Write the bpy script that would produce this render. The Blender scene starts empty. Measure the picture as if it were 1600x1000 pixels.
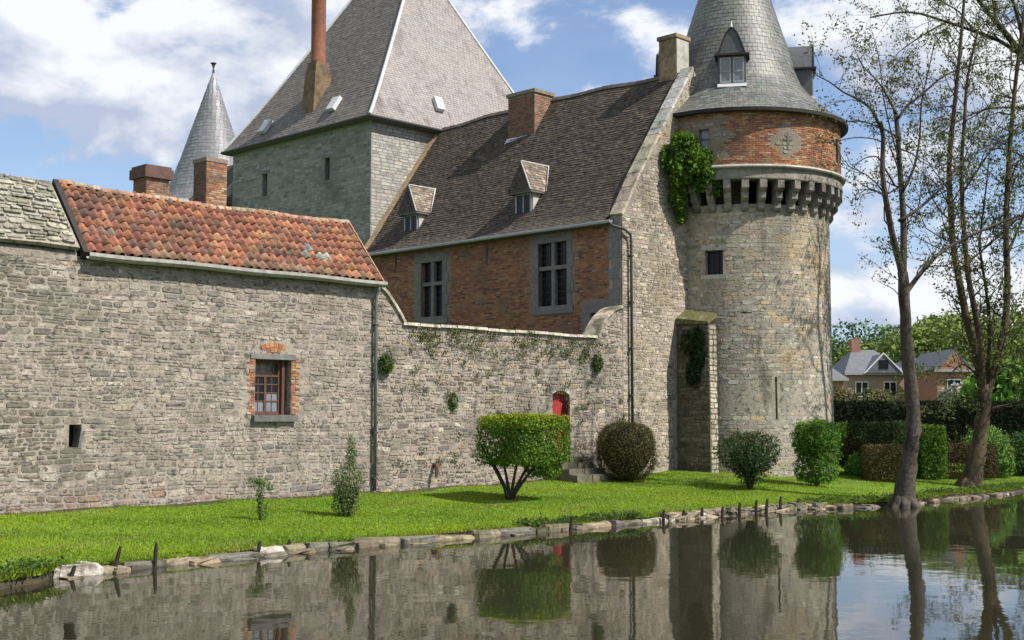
import bpy, math, random
import numpy as np
from mathutils import Vector

C = bpy.context.scene.collection
rng = random.Random(7)
nr = np.random.default_rng(7)

# ------------------------------------------------------------------ camera, light, exposure
FPX, EYE = 2000.0, 2.6                       # focal length in pixels of a 1600 px wide picture, eye height above the water
PITCH = math.atan(155 / FPX)
SP, CP = math.sin(PITCH), math.cos(PITCH)
cam = bpy.data.cameras.new('camera')
cam.sensor_width = 36
cam.lens = 36 * FPX / 1600
cam.clip_start, cam.clip_end = .1, 6000
camo = bpy.data.objects.new('camera', cam)
C.objects.link(camo)
camo.location = (0, 0, EYE)
camo.rotation_euler = (math.pi / 2 + PITCH, 0, 0)
bpy.context.scene.camera = camo

SUN_AZ, SUN_EL = math.radians(-24), math.radians(50)       # azimuth from +X, negative = towards the camera
world = bpy.data.worlds.new('World')
bpy.context.scene.world = world
world.use_nodes = True
wt = world.node_tree
wt.nodes.clear()
SKY_STRENGTH = .085


def build_world():
    N, L = wt.nodes, wt.links
    def nd(t, **k):
        n = N.new(t)
        for a, b in k.items():
            setattr(n, a, b)
        return n
    out = nd('ShaderNodeOutputWorld')
    bg = nd('ShaderNodeBackground')
    bg.inputs[1].default_value = SKY_STRENGTH
    sky = nd('ShaderNodeTexSky', sky_type='NISHITA')
    sky.sun_disc = False
    sky.sun_elevation = SUN_EL
    sky.sun_rotation = math.pi / 2 - SUN_AZ
    sky.altitude = 100
    sky.air_density, sky.dust_density, sky.ozone_density = 1.0, .7, 2.0
    tc = nd('ShaderNodeTexCoord')
    def mapped(off):
        m = nd('ShaderNodeMapping')
        m.inputs['Location'].default_value = off
        m.inputs['Scale'].default_value = (1, 1, 1.75)
        L.new(tc.outputs['Generated'], m.inputs['Vector'])
        return m
    def noise(m, scale, detail, rough, dist=0.):
        n = nd('ShaderNodeTexNoise')
        n.inputs['Scale'].default_value = scale
        n.inputs['Detail'].default_value = detail
        n.inputs['Roughness'].default_value = rough
        n.inputs['Distortion'].default_value = dist
        L.new(m.outputs[0], n.inputs['Vector'])
        return n
    off = (9.3, 2.1, 3.3)
    a = noise(mapped(off), 6.0, 9, .57, .15)
    b = noise(mapped((off[0] + .02, off[1], off[2] + .05)), 6.0, 5, .5, .15)     # density a little higher up and sunward
    mask = nd('ShaderNodeMapRange', interpolation_type='SMOOTHSTEP')
    mask.inputs[1].default_value, mask.inputs[2].default_value = .44, .535
    mask.inputs[3].default_value = .08
    L.new(a.outputs[0], mask.inputs[0])
    df = nd('ShaderNodeMath', operation='SUBTRACT')
    L.new(a.outputs[0], df.inputs[0])
    L.new(b.outputs[0], df.inputs[1])
    sh = nd('ShaderNodeMapRange')
    sh.inputs[1].default_value, sh.inputs[2].default_value = -.08, .06
    L.new(df.outputs[0], sh.inputs[0])
    cc = nd('ShaderNodeMix', data_type='RGBA')
    cc.inputs[6].default_value = (4.2, 4.8, 6.2, 1)
    cc.inputs[7].default_value = (8.0, 8.2, 8.6, 1)
    L.new(sh.outputs[0], cc.inputs[0])
    mx = nd('ShaderNodeMix', data_type='RGBA')
    L.new(mask.outputs[0], mx.inputs[0])
    tint = nd('ShaderNodeMix', data_type='RGBA', blend_type='MULTIPLY')
    tint.inputs[0].default_value = 1
    tint.inputs[7].default_value = (1.22, 1.24, 1.32, 1)
    L.new(sky.outputs[0], tint.inputs[6])
    sep = nd('ShaderNodeSeparateXYZ')        # pale haze low over the horizon, all the way round
    L.new(tc.outputs['Generated'], sep.inputs[0])
    hz = nd('ShaderNodeMapRange', interpolation_type='SMOOTHSTEP')
    hz.inputs[1].default_value, hz.inputs[2].default_value, hz.inputs[3].default_value, hz.inputs[4].default_value = -.02, .26, .92, 0
    L.new(sep.outputs[2], hz.inputs[0])
    hm = nd('ShaderNodeMix', data_type='RGBA')
    hm.inputs[7].default_value = (4.4, 5.6, 7.8, 1)
    L.new(hz.outputs[0], hm.inputs[0]); L.new(tint.outputs[2], hm.inputs[6])
    L.new(hm.outputs[2], mx.inputs[6])
    L.new(cc.outputs[2], mx.inputs[7])
    L.new(mx.outputs[2], bg.inputs[0])
    L.new(bg.outputs[0], out.inputs[0])


build_world()
sl = bpy.data.lights.new('sun', 'SUN')
sl.energy, sl.angle, sl.color = 5.0, math.radians(.5), (1, .945, .87)
so = bpy.data.objects.new('sun', sl)
C.objects.link(so)
so.location = (60, -20, 60)
sdir = Vector((math.cos(SUN_AZ) * math.cos(SUN_EL), math.sin(SUN_AZ) * math.cos(SUN_EL), math.sin(SUN_EL)))
so.rotation_euler = (-sdir).to_track_quat('-Z', 'Y').to_euler()
vs = bpy.context.scene.view_settings
vs.view_transform, vs.look, vs.exposure, vs.gamma, vs.use_curve_mapping = 'Standard', 'None', .5, 1, False
bpy.context.scene.display_settings.display_device = 'sRGB'

# ------------------------------------------------------------------ frames: world, and the castle's own (u along the front wall, v inwards)
AA = math.atan(.975)
SA, CA = math.sin(AA), math.cos(AA)
OY = 39.74
ROTZ = math.atan2(CA, SA)


def W(u, v, z=0.):
    return (SA * u - CA * v, OY + CA * u + SA * v, z)


def UV(X, Y, z=0.):
    Y -= OY
    return (SA * X + CA * Y, -CA * X + SA * Y, z)


def at(x, y, Y):                             # the point seen at picture position x, y, at distance Y
    a, b = (x - 800) / FPX, (500 - y) / FPX
    k = Y / (CP - b * SP)
    return (a * k, Y, EYE + (SP + b * CP) * k)


def proj(P):                                 # world points (n,3) -> picture
    P = np.asarray(P, float)
    z = P[:, 2] - EYE
    d = P[:, 1] * CP + z * SP
    return 800 + FPX * P[:, 0] / d, 500 - FPX * (-P[:, 1] * SP + z * CP) / d


# ------------------------------------------------------------------ materials
MATS = {}


def mat(name, col=None, var=.25, vs=6., rough=.85, bump=.25, bs=25., stains=(), spec=.25, objcol=False, trans=0., streak=False, fine=None):
    m = bpy.data.materials.new(name)
    m.use_nodes = True
    N, L = m.node_tree.nodes, m.node_tree.links
    p = N['Principled BSDF']
    p.inputs['Roughness'].default_value = rough
    p.inputs['Specular IOR Level'].default_value = spec
    geo = N.new('ShaderNodeNewGeometry')
    if col is None:
        src = N.new('ShaderNodeAttribute')
        src.attribute_name = 'col'
        cur = src.outputs['Color']
    else:
        src = N.new('ShaderNodeRGB')
        src.outputs[0].default_value = (*col, 1)
        cur = src.outputs[0]
    if objcol:
        oi = N.new('ShaderNodeObjectInfo')
        mm = N.new('ShaderNodeMix'); mm.data_type = 'RGBA'; mm.blend_type = 'MULTIPLY'
        mm.inputs[0].default_value = 1
        L.new(cur, mm.inputs[6]); L.new(oi.outputs['Color'], mm.inputs[7])
        cur = mm.outputs[2]
    def noise(scale, detail=5, rough_=.6, sc=(1, 1, 1)):
        mp = N.new('ShaderNodeMapping')
        mp.inputs['Scale'].default_value = sc
        L.new(geo.outputs['Position'], mp.inputs[0])
        n = N.new('ShaderNodeTexNoise')
        n.inputs['Scale'].default_value = scale
        n.inputs['Detail'].default_value = detail
        n.inputs['Roughness'].default_value = rough_
        L.new(mp.outputs[0], n.inputs['Vector'])
        return n.outputs[0]
    def ranged(fac, lo, hi, a=0., b=1., smooth=True):
        r = N.new('ShaderNodeMapRange')
        if smooth: r.interpolation_type = 'SMOOTHSTEP'
        r.inputs[1].default_value, r.inputs[2].default_value, r.inputs[3].default_value, r.inputs[4].default_value = lo, hi, a, b
        L.new(fac, r.inputs[0])
        return r.outputs[0]
    if var:
        f = ranged(noise(vs, 7, .7), .3, .7, 1 - var, 1 + var, False)
        mm = N.new('ShaderNodeVectorMath'); mm.operation = 'SCALE'
        L.new(cur, mm.inputs[0]); L.new(f, mm.inputs['Scale'])
        cur = mm.outputs[0]
    for (sc_col, scale, lo, hi, amt, stretch) in stains:
        f = ranged(noise(scale, 6, .62, stretch), lo, hi, 0, amt)
        mm = N.new('ShaderNodeMix'); mm.data_type = 'RGBA'
        L.new(f, mm.inputs[0]); L.new(cur, mm.inputs[6])
        mm.inputs[7].default_value = (*sc_col, 1)
        cur = mm.outputs[2]
    L.new(cur, p.inputs['Base Color'])
    if bump:
        bp = N.new('ShaderNodeBump')
        bp.inputs['Strength'].default_value = bump
        bp.inputs['Distance'].default_value = .03
        L.new(noise(bs, 6, .65), bp.inputs['Height'])
        L.new(bp.outputs[0], p.inputs['Normal'])
    if trans:
        tr = N.new('ShaderNodeBsdfTranslucent')
        L.new(cur, tr.inputs[0])
        ms = N.new('ShaderNodeMixShader'); ms.inputs[0].default_value = trans
        L.new(p.outputs[0], ms.inputs[1]); L.new(tr.outputs[0], ms.inputs[2])
        L.new(ms.outputs[0], N['Material Output'].inputs[0])
    MATS[name] = m
    return m


I3 = (1, 1, 1)
VS = (1, 1, .22)
mat('rubble', None, .45, 12, .9, .9, 18, [((.13, .115, .085), .5, .50, .72, .6, I3), ((.345, .305, .255), 3.2, .52, .66, .45, I3), ((.045, .042, .035), 9, .53, .64, .85, I3), ((.15, .135, .105), 1.3, .51, .68, .6, I3), ((.14, .125, .10), 1.1, .54, .70, .55, (1, 1, .2))])
mat('mortar', (.335, .293, .243), .38, 12, .95, 1.0, 22, [((.13, .115, .085), .5, .50, .72, .6, I3), ((.05, .046, .038), 6, .52, .64, .85, I3), ((.15, .135, .105), 1.3, .51, .68, .55, I3), ((.14, .125, .10), 1.1, .54, .70, .55, (1, 1, .2))])
mat('tower_stone', None, .32, 10, .9, .6, 20, [((.12, .115, .10), .33, .47, .68, .65, (1, 1, .45)), ((.43, .31, .165), .5, .53, .72, .6, I3), ((.10, .092, .075), 1.5, .53, .70, .75, VS), ((.06, .055, .045), 8, .56, .67, .75, I3)])
mat('tower_mortar', (.34, .30, .24), .35, 10, .95, .6, 24, [((.12, .115, .10), .33, .47, .68, .65, (1, 1, .45)), ((.43, .31, .165), .5, .53, .72, .6, I3), ((.10, .092, .075), 1.5, .53, .70, .75, VS), ((.06, .055, .045), 6, .53, .65, .75, I3)])
mat('keep_stone', None, .25, 6, .9, .4, 20, [((.10, .11, .105), .3, .5, .72, .5, I3), ((.17, .15, .10), .45, .58, .75, .6, VS)])
mat('keep_mortar', (.22, .22, .20), .3, 8, .95, .4, 25, [((.10, .11, .105), .3, .5, .72, .5, I3)])
mat('brick', None, .35, 10, .9, .4, 40, [((.10, .07, .05), .8, .50, .68, .75, I3), ((.36, .27, .16), 1.6, .56, .74, .5, I3)])
mat('brick_mortar', (.22, .18, .14), .3, 9, .95, .4, 40)
mat('dressed', (.175, .172, .16), .28, 5, .85, .3, 30, [((.10, .11, .09), 1.2, .5, .7, .6, I3)])
mat('cement', (.30, .285, .25), .3, 6, .9, .4, 25)
mat('step_stone', (.13, .115, .085), .4, 6, .9, .7, 16, [((.04, .05, .02), 1.8, .45, .65, .8, I3)])
mat('shaded_mossy_mortar', (.12, .105, .07), .35, 7, .95, .6, 20, [((.04, .05, .02), 1.2, .46, .66, .7, I3)])  # buttress body: dark tone carries the side's shade, plus mossy stains
mat('grey_pipe', (.13, .14, .14), .25, 3, .5, .1, 20, spec=.4)
mat('chimney_base', (.17, .115, .07), .4, 7, .9, .6, 18, [((.07, .05, .04), 1.5, .46, .68, .75, I3), ((.26, .21, .13), 2.2, .55, .7, .5, I3)])
mat('dressed_pale', (.42, .40, .35), .25, 5, .85, .3, 30, [((.16, .16, .12), 1.5, .5, .7, .6, I3)])
mat('dressed_dark', (.12, .118, .115), .3, 6, .8, .3, 30)
mat('shingle', None, .35, 6, .85, .35, 30, [((.095, .082, .065), .5, .5, .75, .5, I3)])
mat('slate', None, .2, 4, .6, .25, 25, [((.20, .165, .11), .3, .5, .75, .45, I3)], spec=.4)
mat('slate_front', None, .18, 4, .7, .25, 25, [((.13, .105, .095), .9, .54, .70, .75, (1, 1, .3)), ((.15, .125, .11), 2.2, .56, .70, .6, (1, 1, .3)), ((.33, .295, .27), .5, .5, .75, .4, I3)])
mat('cone_slate', None, .28, 3, .5, .3, 25, [((.19, .19, .145), .45, .46, .70, .65, I3), ((.12, .13, .06), .8, .56, .74, .7, I3), ((.09, .09, .085), 1.4, .54, .7, .5, VS)], spec=.45)
mat('zinc', (.40, .42, .44), .15, 3, .45, .1, 20, spec=.5)
mat('lead', (.50, .51, .53), .15, 4, .5, .1, 20, spec=.5)
mat('pipe_dark', (.06, .062, .06), .2, 4, .6, .1)
mat('pantile', (1, 1, 1), .42, 9, .85, .5, 30, [((.095, .07, .055), .8, .48, .68, .75, I3), ((.30, .20, .11), 2.0, .57, .74, .5, I3), ((.05, .045, .035), 4, .56, .68, .7, I3)], objcol=True)
mat('tile_clay', (.30, .16, .10), .35, 9, .85, .4, 30)
mat('dark_wood', (.035, .03, .026), .3, 8, .8, .3)
mat('brown_wood', (.10, .05, .035), .3, 8, .7, .3)
mat('red_paint', (.32, .03, .032), .2, 6, .6, .2, spec=.35)
mat('white_paint', (.72, .72, .70), .1, 6, .6, .1)
mat('grey_paint', (.30, .31, .31), .15, 6, .6, .1)
mat('void', (.012, .012, .012), 0, 1, .9, 0)
mat('glass', (.012, .013, .014), 0, 1, .2, 0, spec=.2)
mat('reflection_glass', (.17, .18, .19), .2, 2, .1, 0, spec=.6)  # pale base colour stands in for bright reflections in the panes
mat('moss', (.11, .105, .04), .5, 9, .95, 1.0, 16, [((.26, .23, .16), 1.6, .5, .68, .7, I3), ((.04, .05, .015), 3, .5, .66, .6, I3)])
mat('chimney_stone', (.27, .20, .12), .38, 7, .9, .5, 20, [((.09, .065, .045), 1.4, .46, .68, .7, I3)])
mat('bark', (.075, .062, .048), .5, 9, .9, 1.0, 14, [((.10, .09, .05), 1.2, .5, .7, .6, I3), ((.02, .017, .014), 3, .48, .64, .8, (1, 1, .3))])
mat('bark_dark', (.045, .038, .03), .3, 9, .9, .5, 18)
mat('bark_warm', (.075, .055, .032), .5, 9, .9, 1.0, 14, [((.13, .10, .045), 1.0, .52, .7, .6, I3), ((.025, .02, .014), 3, .48, .64, .8, (1, 1, .3))])
mat('leaf', None, 0, 1, .7, 0, trans=.35, spec=.12)
mat('leaf_dull', None, 0, 1, .85, 0, trans=.12, spec=.1)
mat('grass_blade', None, 0, 1, .6, 0, trans=.35, spec=.25)
mat('soil_grass', (.10, .19, .014), .35, 3, .95, .6, 14, [((.17, .20, .03), .8, .5, .72, .5, I3), ((.06, .13, .012), 1.5, .5, .7, .5, I3)])
mat('mud', (.05, .042, .022), .4, 6, .9, .7, 14)
mat('far_ground', (.07, .11, .03), .3, .3, .95, .3, 3)
mat('timber_stake', (.035, .028, .02), .4, 9, .9, .6, 20)
mat('bank_stone', None, .4, 7, .9, .8, 12, [((.055, .055, .025), 2.2, .48, .64, .75, I3)])
mat('house_brick', (.30, .16, .115), .25, 4, .9, .2)
mat('house_cream', (.30, .235, .17), .2, 3, .9, .2)
mat('house_roof', (.13, .135, .15), .25, 3, .7, .2)
mat('flue_red', (.20, .085, .05), .3, 5, .8, .3, 30, [((.09, .05, .04), 1.1, .48, .7, .6, I3)])
mat('dressed_corb', (.235, .215, .18), .35, 5, .9, .6, 20, [((.06, .055, .045), 1.3, .47, .66, .8, I3), ((.33, .31, .27), 2.1, .58, .72, .5, I3)])
mat('slate_dark', (.085, .09, .095), .25, 6, .6, .25, 30, spec=.4)
mat('keep_stone2', (.33, .31, .27), .3, 4, .9, .4, 12)
mat('zinc_slate', (.28, .285, .30), .2, 4, .5, .15, 20, spec=.5)
mat('cone_slate2', None, .2, 3, .5, .15, 20, spec=.45)
mat('chimney_cap', (.12, .07, .06), .3, 6, .9, .3)
mat('shingle_dark', (.07, .06, .055), .3, 5, .85, .3)
mat('core_shade', (.014, .016, .009), .3, 6, .95, .6, 14)  # near-black fill: shade inside the foliage put into the colour


def water_material():
    m = bpy.data.materials.new('pond_water'); m.use_nodes = True
    N, L = m.node_tree.nodes, m.node_tree.links
    p = N['Principled BSDF']
    p.inputs['Base Color'].default_value = (.022, .021, .012, 1)
    p.inputs['Roughness'].default_value = .025
    p.inputs['IOR'].default_value = 1.33
    geo = N.new('ShaderNodeNewGeometry')
    hs = []
    for sc, stretch in ((1.1, (1, 1, 1)), (5.0, (1, .6, 1))):
        mp = N.new('ShaderNodeMapping'); mp.inputs['Scale'].default_value = stretch
        L.new(geo.outputs['Position'], mp.inputs[0])
        n = N.new('ShaderNodeTexNoise'); n.inputs['Scale'].default_value = sc; n.inputs['Detail'].default_value = 3
        L.new(mp.outputs[0], n.inputs['Vector'])
        hs.append(n.outputs[0])
    s = N.new('ShaderNodeMath'); s.operation = 'MULTIPLY_ADD'
    L.new(hs[1], s.inputs[0]); s.inputs[1].default_value = .12; L.new(hs[0], s.inputs[2])
    b = N.new('ShaderNodeBump'); b.inputs['Strength'].default_value = .35; b.inputs['Distance'].default_value = .012
    L.new(s.outputs[0], b.inputs['Height']); L.new(b.outputs[0], p.inputs['Normal'])
    MATS['water'] = m


water_material()

# ------------------------------------------------------------------ object helpers


def mesh(name, V, F, m, cols=None, smooth=False):
    me = bpy.data.meshes.new(name)
    me.from_pydata([tuple(v) for v in V], [], F)
    for k in (m if isinstance(m, (list, tuple)) else [m]):
        me.materials.append(MATS[k])
    if cols is not None:
        a = me.attributes.new('col', 'FLOAT_COLOR', 'FACE')
        arr = np.ones((len(F), 4), np.float32)
        arr[:, :3] = np.asarray(cols, np.float32)
        a.data.foreach_set('color', arr.ravel())
    if smooth:
        me.polygons.foreach_set('use_smooth', [True] * len(F))
    me.update()
    return me


def fastmesh(name, V, k, m, cols):           # V (n*k,3): n separate polygons of k corners
    n = len(V) // k
    me = bpy.data.meshes.new(name)
    me.vertices.add(n * k); me.loops.add(n * k); me.polygons.add(n)
    me.vertices.foreach_set('co', np.asarray(V, np.float32).ravel())
    me.loops.foreach_set('vertex_index', np.arange(n * k, dtype=np.int32))
    me.polygons.foreach_set('loop_start', np.arange(0, n * k, k, dtype=np.int32))
    me.polygons.foreach_set('loop_total', np.full(n, k, np.int32))
    me.materials.append(MATS[m])
    a = me.attributes.new('col', 'FLOAT_COLOR', 'FACE')
    arr = np.ones((n, 4), np.float32); arr[:, :3] = cols
    a.data.foreach_set('color', arr.ravel())
    me.update(); me.validate()
    return me


class B:                                     # collects shapes for one mesh
    def __init__(s): s.V, s.F, s.C = [], [], []
    def add(s, V, F, col=None):
        o = len(s.V)
        s.V += [tuple(v) for v in V]
        s.F += [tuple(i + o for i in f) for f in F]
        s.C += [col or (.12, .11, .10)] * len(F)
        return s
    def hexa(s, P, col=None):
        return s.add(P, [(0, 3, 2, 1), (4, 5, 6, 7), (0, 1, 5, 4), (1, 2, 6, 5), (2, 3, 7, 6), (3, 0, 4, 7)], col)
    def box(s, a, b, col=None):
        (x0, y0, z0), (x1, y1, z1) = a, b
        return s.hexa([(x0, y0, z0), (x1, y0, z0), (x1, y1, z0), (x0, y1, z0), (x0, y0, z1), (x1, y0, z1), (x1, y1, z1), (x0, y1, z1)], col)
    def prism(s, poly, off, col=None):       # polygon of 3-D points swept by off
        n = len(poly)
        Q = [tuple(p[i] + off[i] for i in range(3)) for p in poly]
        F = [tuple(range(n))[::-1], tuple(range(n, 2 * n))] + [(i, (i + 1) % n, n + (i + 1) % n, n + i) for i in range(n)]
        return s.add(list(poly) + Q, F, col)
    def tube(s, pts, rad, n=7, col=None, cap=True):
        pts = [Vector(p) for p in pts]
        if not isinstance(rad, (list, tuple)): rad = [rad] * len(pts)
        t0 = (pts[1] - pts[0]).normalized()
        x = t0.orthogonal().normalized()
        V = []
        for i, p in enumerate(pts):
            t = (pts[min(i + 1, len(pts) - 1)] - pts[max(i - 1, 0)]).normalized()
            x = (x - t * x.dot(t)).normalized()
            y = t.cross(x)
            for k in range(n):
                a = 2 * math.pi * k / n
                V.append(p + (x * math.cos(a) + y * math.sin(a)) * rad[i])
        F = [(i * n + k, i * n + (k + 1) % n, (i + 1) * n + (k + 1) % n, (i + 1) * n + k) for i in range(len(pts) - 1) for k in range(n)]
        if cap: F += [tuple(range(n))[::-1], tuple(range((len(pts) - 1) * n, len(pts) * n))]
        return s.add(V, F, col)
    def lathe(s, prof, c, n=48, col=None, a0=0., a1=2 * math.pi):
        V = []
        for r, z in prof:
            for k in range(n):
                a = a0 + (a1 - a0) * k / n
                V.append((c[0] + r * math.cos(a), c[1] + r * math.sin(a), z))
        F = [(i * n + k, i * n + (k + 1) % n, (i + 1) * n + (k + 1) % n, (i + 1) * n + k) for i in range(len(prof) - 1) for k in range(n)]
        return s.add(V, F, col)


class Thing:
    def __init__(s, name, label, cat, org, castle=True, group=None):
        s.org, s.castle = org, castle
        o = s.o = bpy.data.objects.new(name, None)
        C.objects.link(o)
        o.empty_display_size = .3
        o.location = W(*org) if castle else org
        if castle: o.rotation_euler = (0, 0, ROTZ)
        o['label'], o['category'] = label, cat
        if group: o['group'] = group
    def loc(s, V):
        return [(v[0] - s.org[0], v[1] - s.org[1], v[2] - s.org[2]) for v in V]
    def part(s, name, b, m, parent=None, smooth=False, stuff=False):
        me = mesh(name, s.loc(b.V), b.F, m, b.C, smooth)
        return s.link(name, me, parent, stuff)
    def link(s, name, me, parent=None, stuff=False):
        o = bpy.data.objects.new(name, me)
        C.objects.link(o)
        o.parent = parent or s.o
        if stuff: o['kind'] = 'stuff'
        return o
    def pieces(s, name, items, m, parent=None, limit=300, many=None):
        """the pieces that show largest become objects, the rest one joined part"""
        sc = []
        for (V, F, c) in items:
            P = np.array([W(*v) for v in V] if s.castle else V)
            x, y = proj(P)
            x0, x1 = np.clip([x.min(), x.max()], 0, 1600); y0, y1 = np.clip([y.min(), y.max()], 0, 1000)
            sc.append((x1 - x0) * (y1 - y0) if P[:, 1].min() > 1 else 0)
        order = sorted(range(len(items)), key=lambda i: -sc[i])
        top = [i for i in order[:limit] if sc[i] > 25]
        rest = [i for i in range(len(items)) if i not in set(top)]
        for i in top:
            V, F, c = items[i]
            s.link(name, mesh(name, s.loc(V), F, m, [c] * len(F)), parent)
        if rest:
            b = B()
            for i in rest: b.add(*items[i])
            s.part(many or name + '_infill', b, m, parent, stuff=True)


def solo(name, me, label, cat, loc=(0, 0, 0), rot=0., group=None, kind=None):
    o = bpy.data.objects.new(name, me)
    C.objects.link(o)
    o.location = loc; o.rotation_euler = (0, 0, rot)
    if label: o['label'] = label
    if cat: o['category'] = cat
    if group: o['group'] = group
    if kind: o['kind'] = kind
    return o


def hit(r, a, b):                            # rectangles (s0,s1,t0,t1)
    return r[0] < b[0] and r[1] > b[1]


def overlaps(s0, s1, t0, t1, rects):
    return any(s0 < r[1] and s1 > r[0] and t0 < r[3] and t1 > r[2] for r in rects)


def panel(b, f, ss, ts, openings=(), reveal=.35, col=None):
    """a sheet f(s,t,depth) with real openings and their reveals"""
    ss = sorted(set(list(ss) + [q for o in openings for q in o[:2]]))
    ts = sorted(set(list(ts) + [q for o in openings for q in o[2:4]]))
    for i in range(len(ss) - 1):
        for j in range(len(ts) - 1):
            a, c, d, e = ss[i], ss[i + 1], ts[j], ts[j + 1]
            if overlaps(a + 1e-5, c - 1e-5, d + 1e-5, e - 1e-5, openings): continue
            b.add([f(a, d, 0), f(c, d, 0), f(c, e, 0), f(a, e, 0)], [(0, 1, 2, 3)], col)
    for (a, c, d, e) in openings:
        q = [(a, d), (c, d), (c, e), (a, e)]
        for k in range(4):
            (x, y), (z, w) = q[k], q[(k + 1) % 4]
            b.add([f(x, y, 0), f(z, w, 0), f(z, w, -reveal), f(x, y, -reveal)], [(0, 1, 2, 3)], col)
        b.add([f(x, y, -reveal) for x, y in q], [(0, 1, 2, 3)], col)


def rubble(f, s0, s1, t0, t1, pal, w=(.22, .6), h=(.10, .2), gap=.012, depth=(.012, .035), openings=(), inside=None, wob=.04, split=.25, seed=1):
    r = random.Random(seed)
    out, t, prev = [], t0, None
    ph = [r.uniform(0, 6) for _ in range(3)]
    def wav(k, s): return wob * (math.sin(s * 1.3 + ph[0] + k * .35) + .6 * math.sin(s * 3.1 + ph[1] + k * .6)) * .6
    k = 0
    while t < t1 - .03:
        hh = min(r.uniform(*h), t1 - t)
        s = s0 - r.uniform(0, w[0]) * .5
        lo0, hi0 = (0, k)[k > 0], k + 1
        while s < s1:
            ww = r.uniform(*w) * (.75 + .5 * hh / h[1])
            a, c = max(s, s0), min(s + ww, s1)
            s += ww
            if c - a < .06: continue
            strips = [(0, 1)]
            if hh > h[0] * 1.35 and r.random() < split:
                q = r.uniform(.38, .62); strips = [(0, q), (q, 1)]
            for (qa, qb) in strips:
                def yy(ss, q):
                    y = t + hh * q
                    base = wav(k, ss) if q < 1e-6 else (wav(k + 1, ss) if q > 1 - 1e-6 else wav(k + .5, ss))
                    return min(max(y + base, t0), t1)
                A = (a + gap * r.uniform(.4, 1), yy(a, qa) + gap * .6); Bq = (c - gap * r.uniform(.4, 1), yy(c, qa) + gap * .6)
                Cq = (c - gap * r.uniform(.4, 1), yy(c, qb) - gap * .6); D = (a + gap * r.uniform(.4, 1), yy(a, qb) - gap * .6)
                if min(Cq[1] - Bq[1], D[1] - A[1]) < .025: continue
                m_ = .02
                if overlaps(a - m_ + .02, c + m_ - .02, min(A[1], Bq[1]), max(Cq[1], D[1]), openings): continue
                if inside and not all(inside(*p) for p in (A, Bq, Cq, D)): continue
                P = []
                cs = [A, Bq, Cq, D]
                for i in range(4):
                    p, pv, nx = cs[i], cs[i - 1], cs[(i + 1) % 4]
                    lim = min(.45 * math.dist(p, pv), .45 * math.dist(p, nx), .08)
                    for oth in (pv, nx):
                        dd = math.dist(p, oth) or 1
                        e = lim * r.uniform(.3, 1)
                        P.append((p[0] + (oth[0] - p[0]) / dd * e, p[1] + (oth[1] - p[1]) / dd * e))
                cx = sum(p[0] for p in P) / 8; cy = sum(p[1] for p in P) / 8
                dp = r.uniform(*depth)
                V = [f(p[0], p[1], -.02) for p in P]
                tlt, tl2 = r.uniform(-.3, .3) * dp, r.uniform(-.3, .3) * dp
                for p in P:
                    V.append(f(cx + (p[0] - cx) * .90, cy + (p[1] - cy) * .80, dp + tlt * (p[0] - cx) / (c - a + .01) + tl2 * (p[1] - cy) / (hh + .01)))
                F = [tuple(range(8, 16))] + [(i, (i + 1) % 8, 8 + (i + 1) % 8, 8 + i) for i in range(8)]
                out.append((V, F, pal(cx, cy, r)))
        t += hh; k += 1
    return out


def bricks(f, s0, s1, t0, t1, pal, bw=.22, bh=.065, j=.012, openings=(), inside=None, dp=(.004, .014), seed=2):
    r = random.Random(seed)
    out, t, k = [], t0, 0
    while t + bh <= t1 + 1e-6:
        s = s0 - (bw / 2 if k % 2 else 0)
        while s < s1:
            a, c = max(s, s0) + j / 2, min(s + bw, s1) - j / 2
            s += bw
            if c - a < .04: continue
            t2, t3 = t + j / 2 + r.uniform(-.003, .003), t + bh - j / 2 + r.uniform(-.003, .003)
            if overlaps(a, c, t2, t3, openings): continue
            if inside and not (inside(a, t2) and inside(c, t3) and inside(a, t3) and inside(c, t2)): continue
            d = r.uniform(*dp); e = .004
            V = [f(a, t2, -.01), f(c, t2, -.01), f(c, t3, -.01), f(a, t3, -.01), f(a + e, t2 + e, d), f(c - e, t2 + e, d), f(c - e, t3 - e, d), f(a + e, t3 - e, d)]
            out.append((V, [(4, 5, 6, 7), (0, 1, 5, 4), (1, 2, 6, 5), (2, 3, 7, 6), (3, 0, 4, 7)], pal((a + c) / 2, (t2 + t3) / 2, r)))
        t += bh; k += 1
    return out


def shingles(b, f, t0, t1, ex, w, rangef, pal, scale=lambda t: 1., lift=.022, seed=3):
    """overlapping slates: row by row, each a thin wedge raised at its lower edge"""
    r = random.Random(seed)
    t, k = t0, 0
    while t < t1:
        a, c = rangef(t)
        L = (c - a) * scale(t)
        n = max(1, int(round(L / w)))
        for i in range(n + (k % 2)):
            sa = a + (c - a) * max(0, (i - .5 * (k % 2))) / n; sb = a + (c - a) * min(n, (i + 1 - .5 * (k % 2))) / n
            if sb - sa < 1e-4: continue
            g = (sb - sa) * .03
            sa += g; sb -= g
            lf = lift * r.uniform(.7, 1.4); dt = r.uniform(-.012, .012)
            te = min(t + ex * 1.25, t1)
            V = [f(sa, t + dt, 0), f(sb, t + dt, 0), f(sb, t + dt, lf), f(sa, t + dt, lf), f(sb, te, .004), f(sa, te, .004)]
            b.add(V, [(0, 1, 2, 3), (3, 2, 4, 5), (0, 3, 5), (1, 4, 2)], pal(sa, t, r))
        t += ex; k += 1


def jit(c, r, a=.2, hue=.05):
    k = 1 + r.uniform(-a, a)
    return tuple(max(.005, x * k * (1 + r.uniform(-hue, hue))) for x in c)


def lerp(a, b, t): return tuple(x + (y - x) * t for x, y in zip(a, b))
def clamp(x, a=0., b=1.): return max(a, min(b, x))


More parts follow.
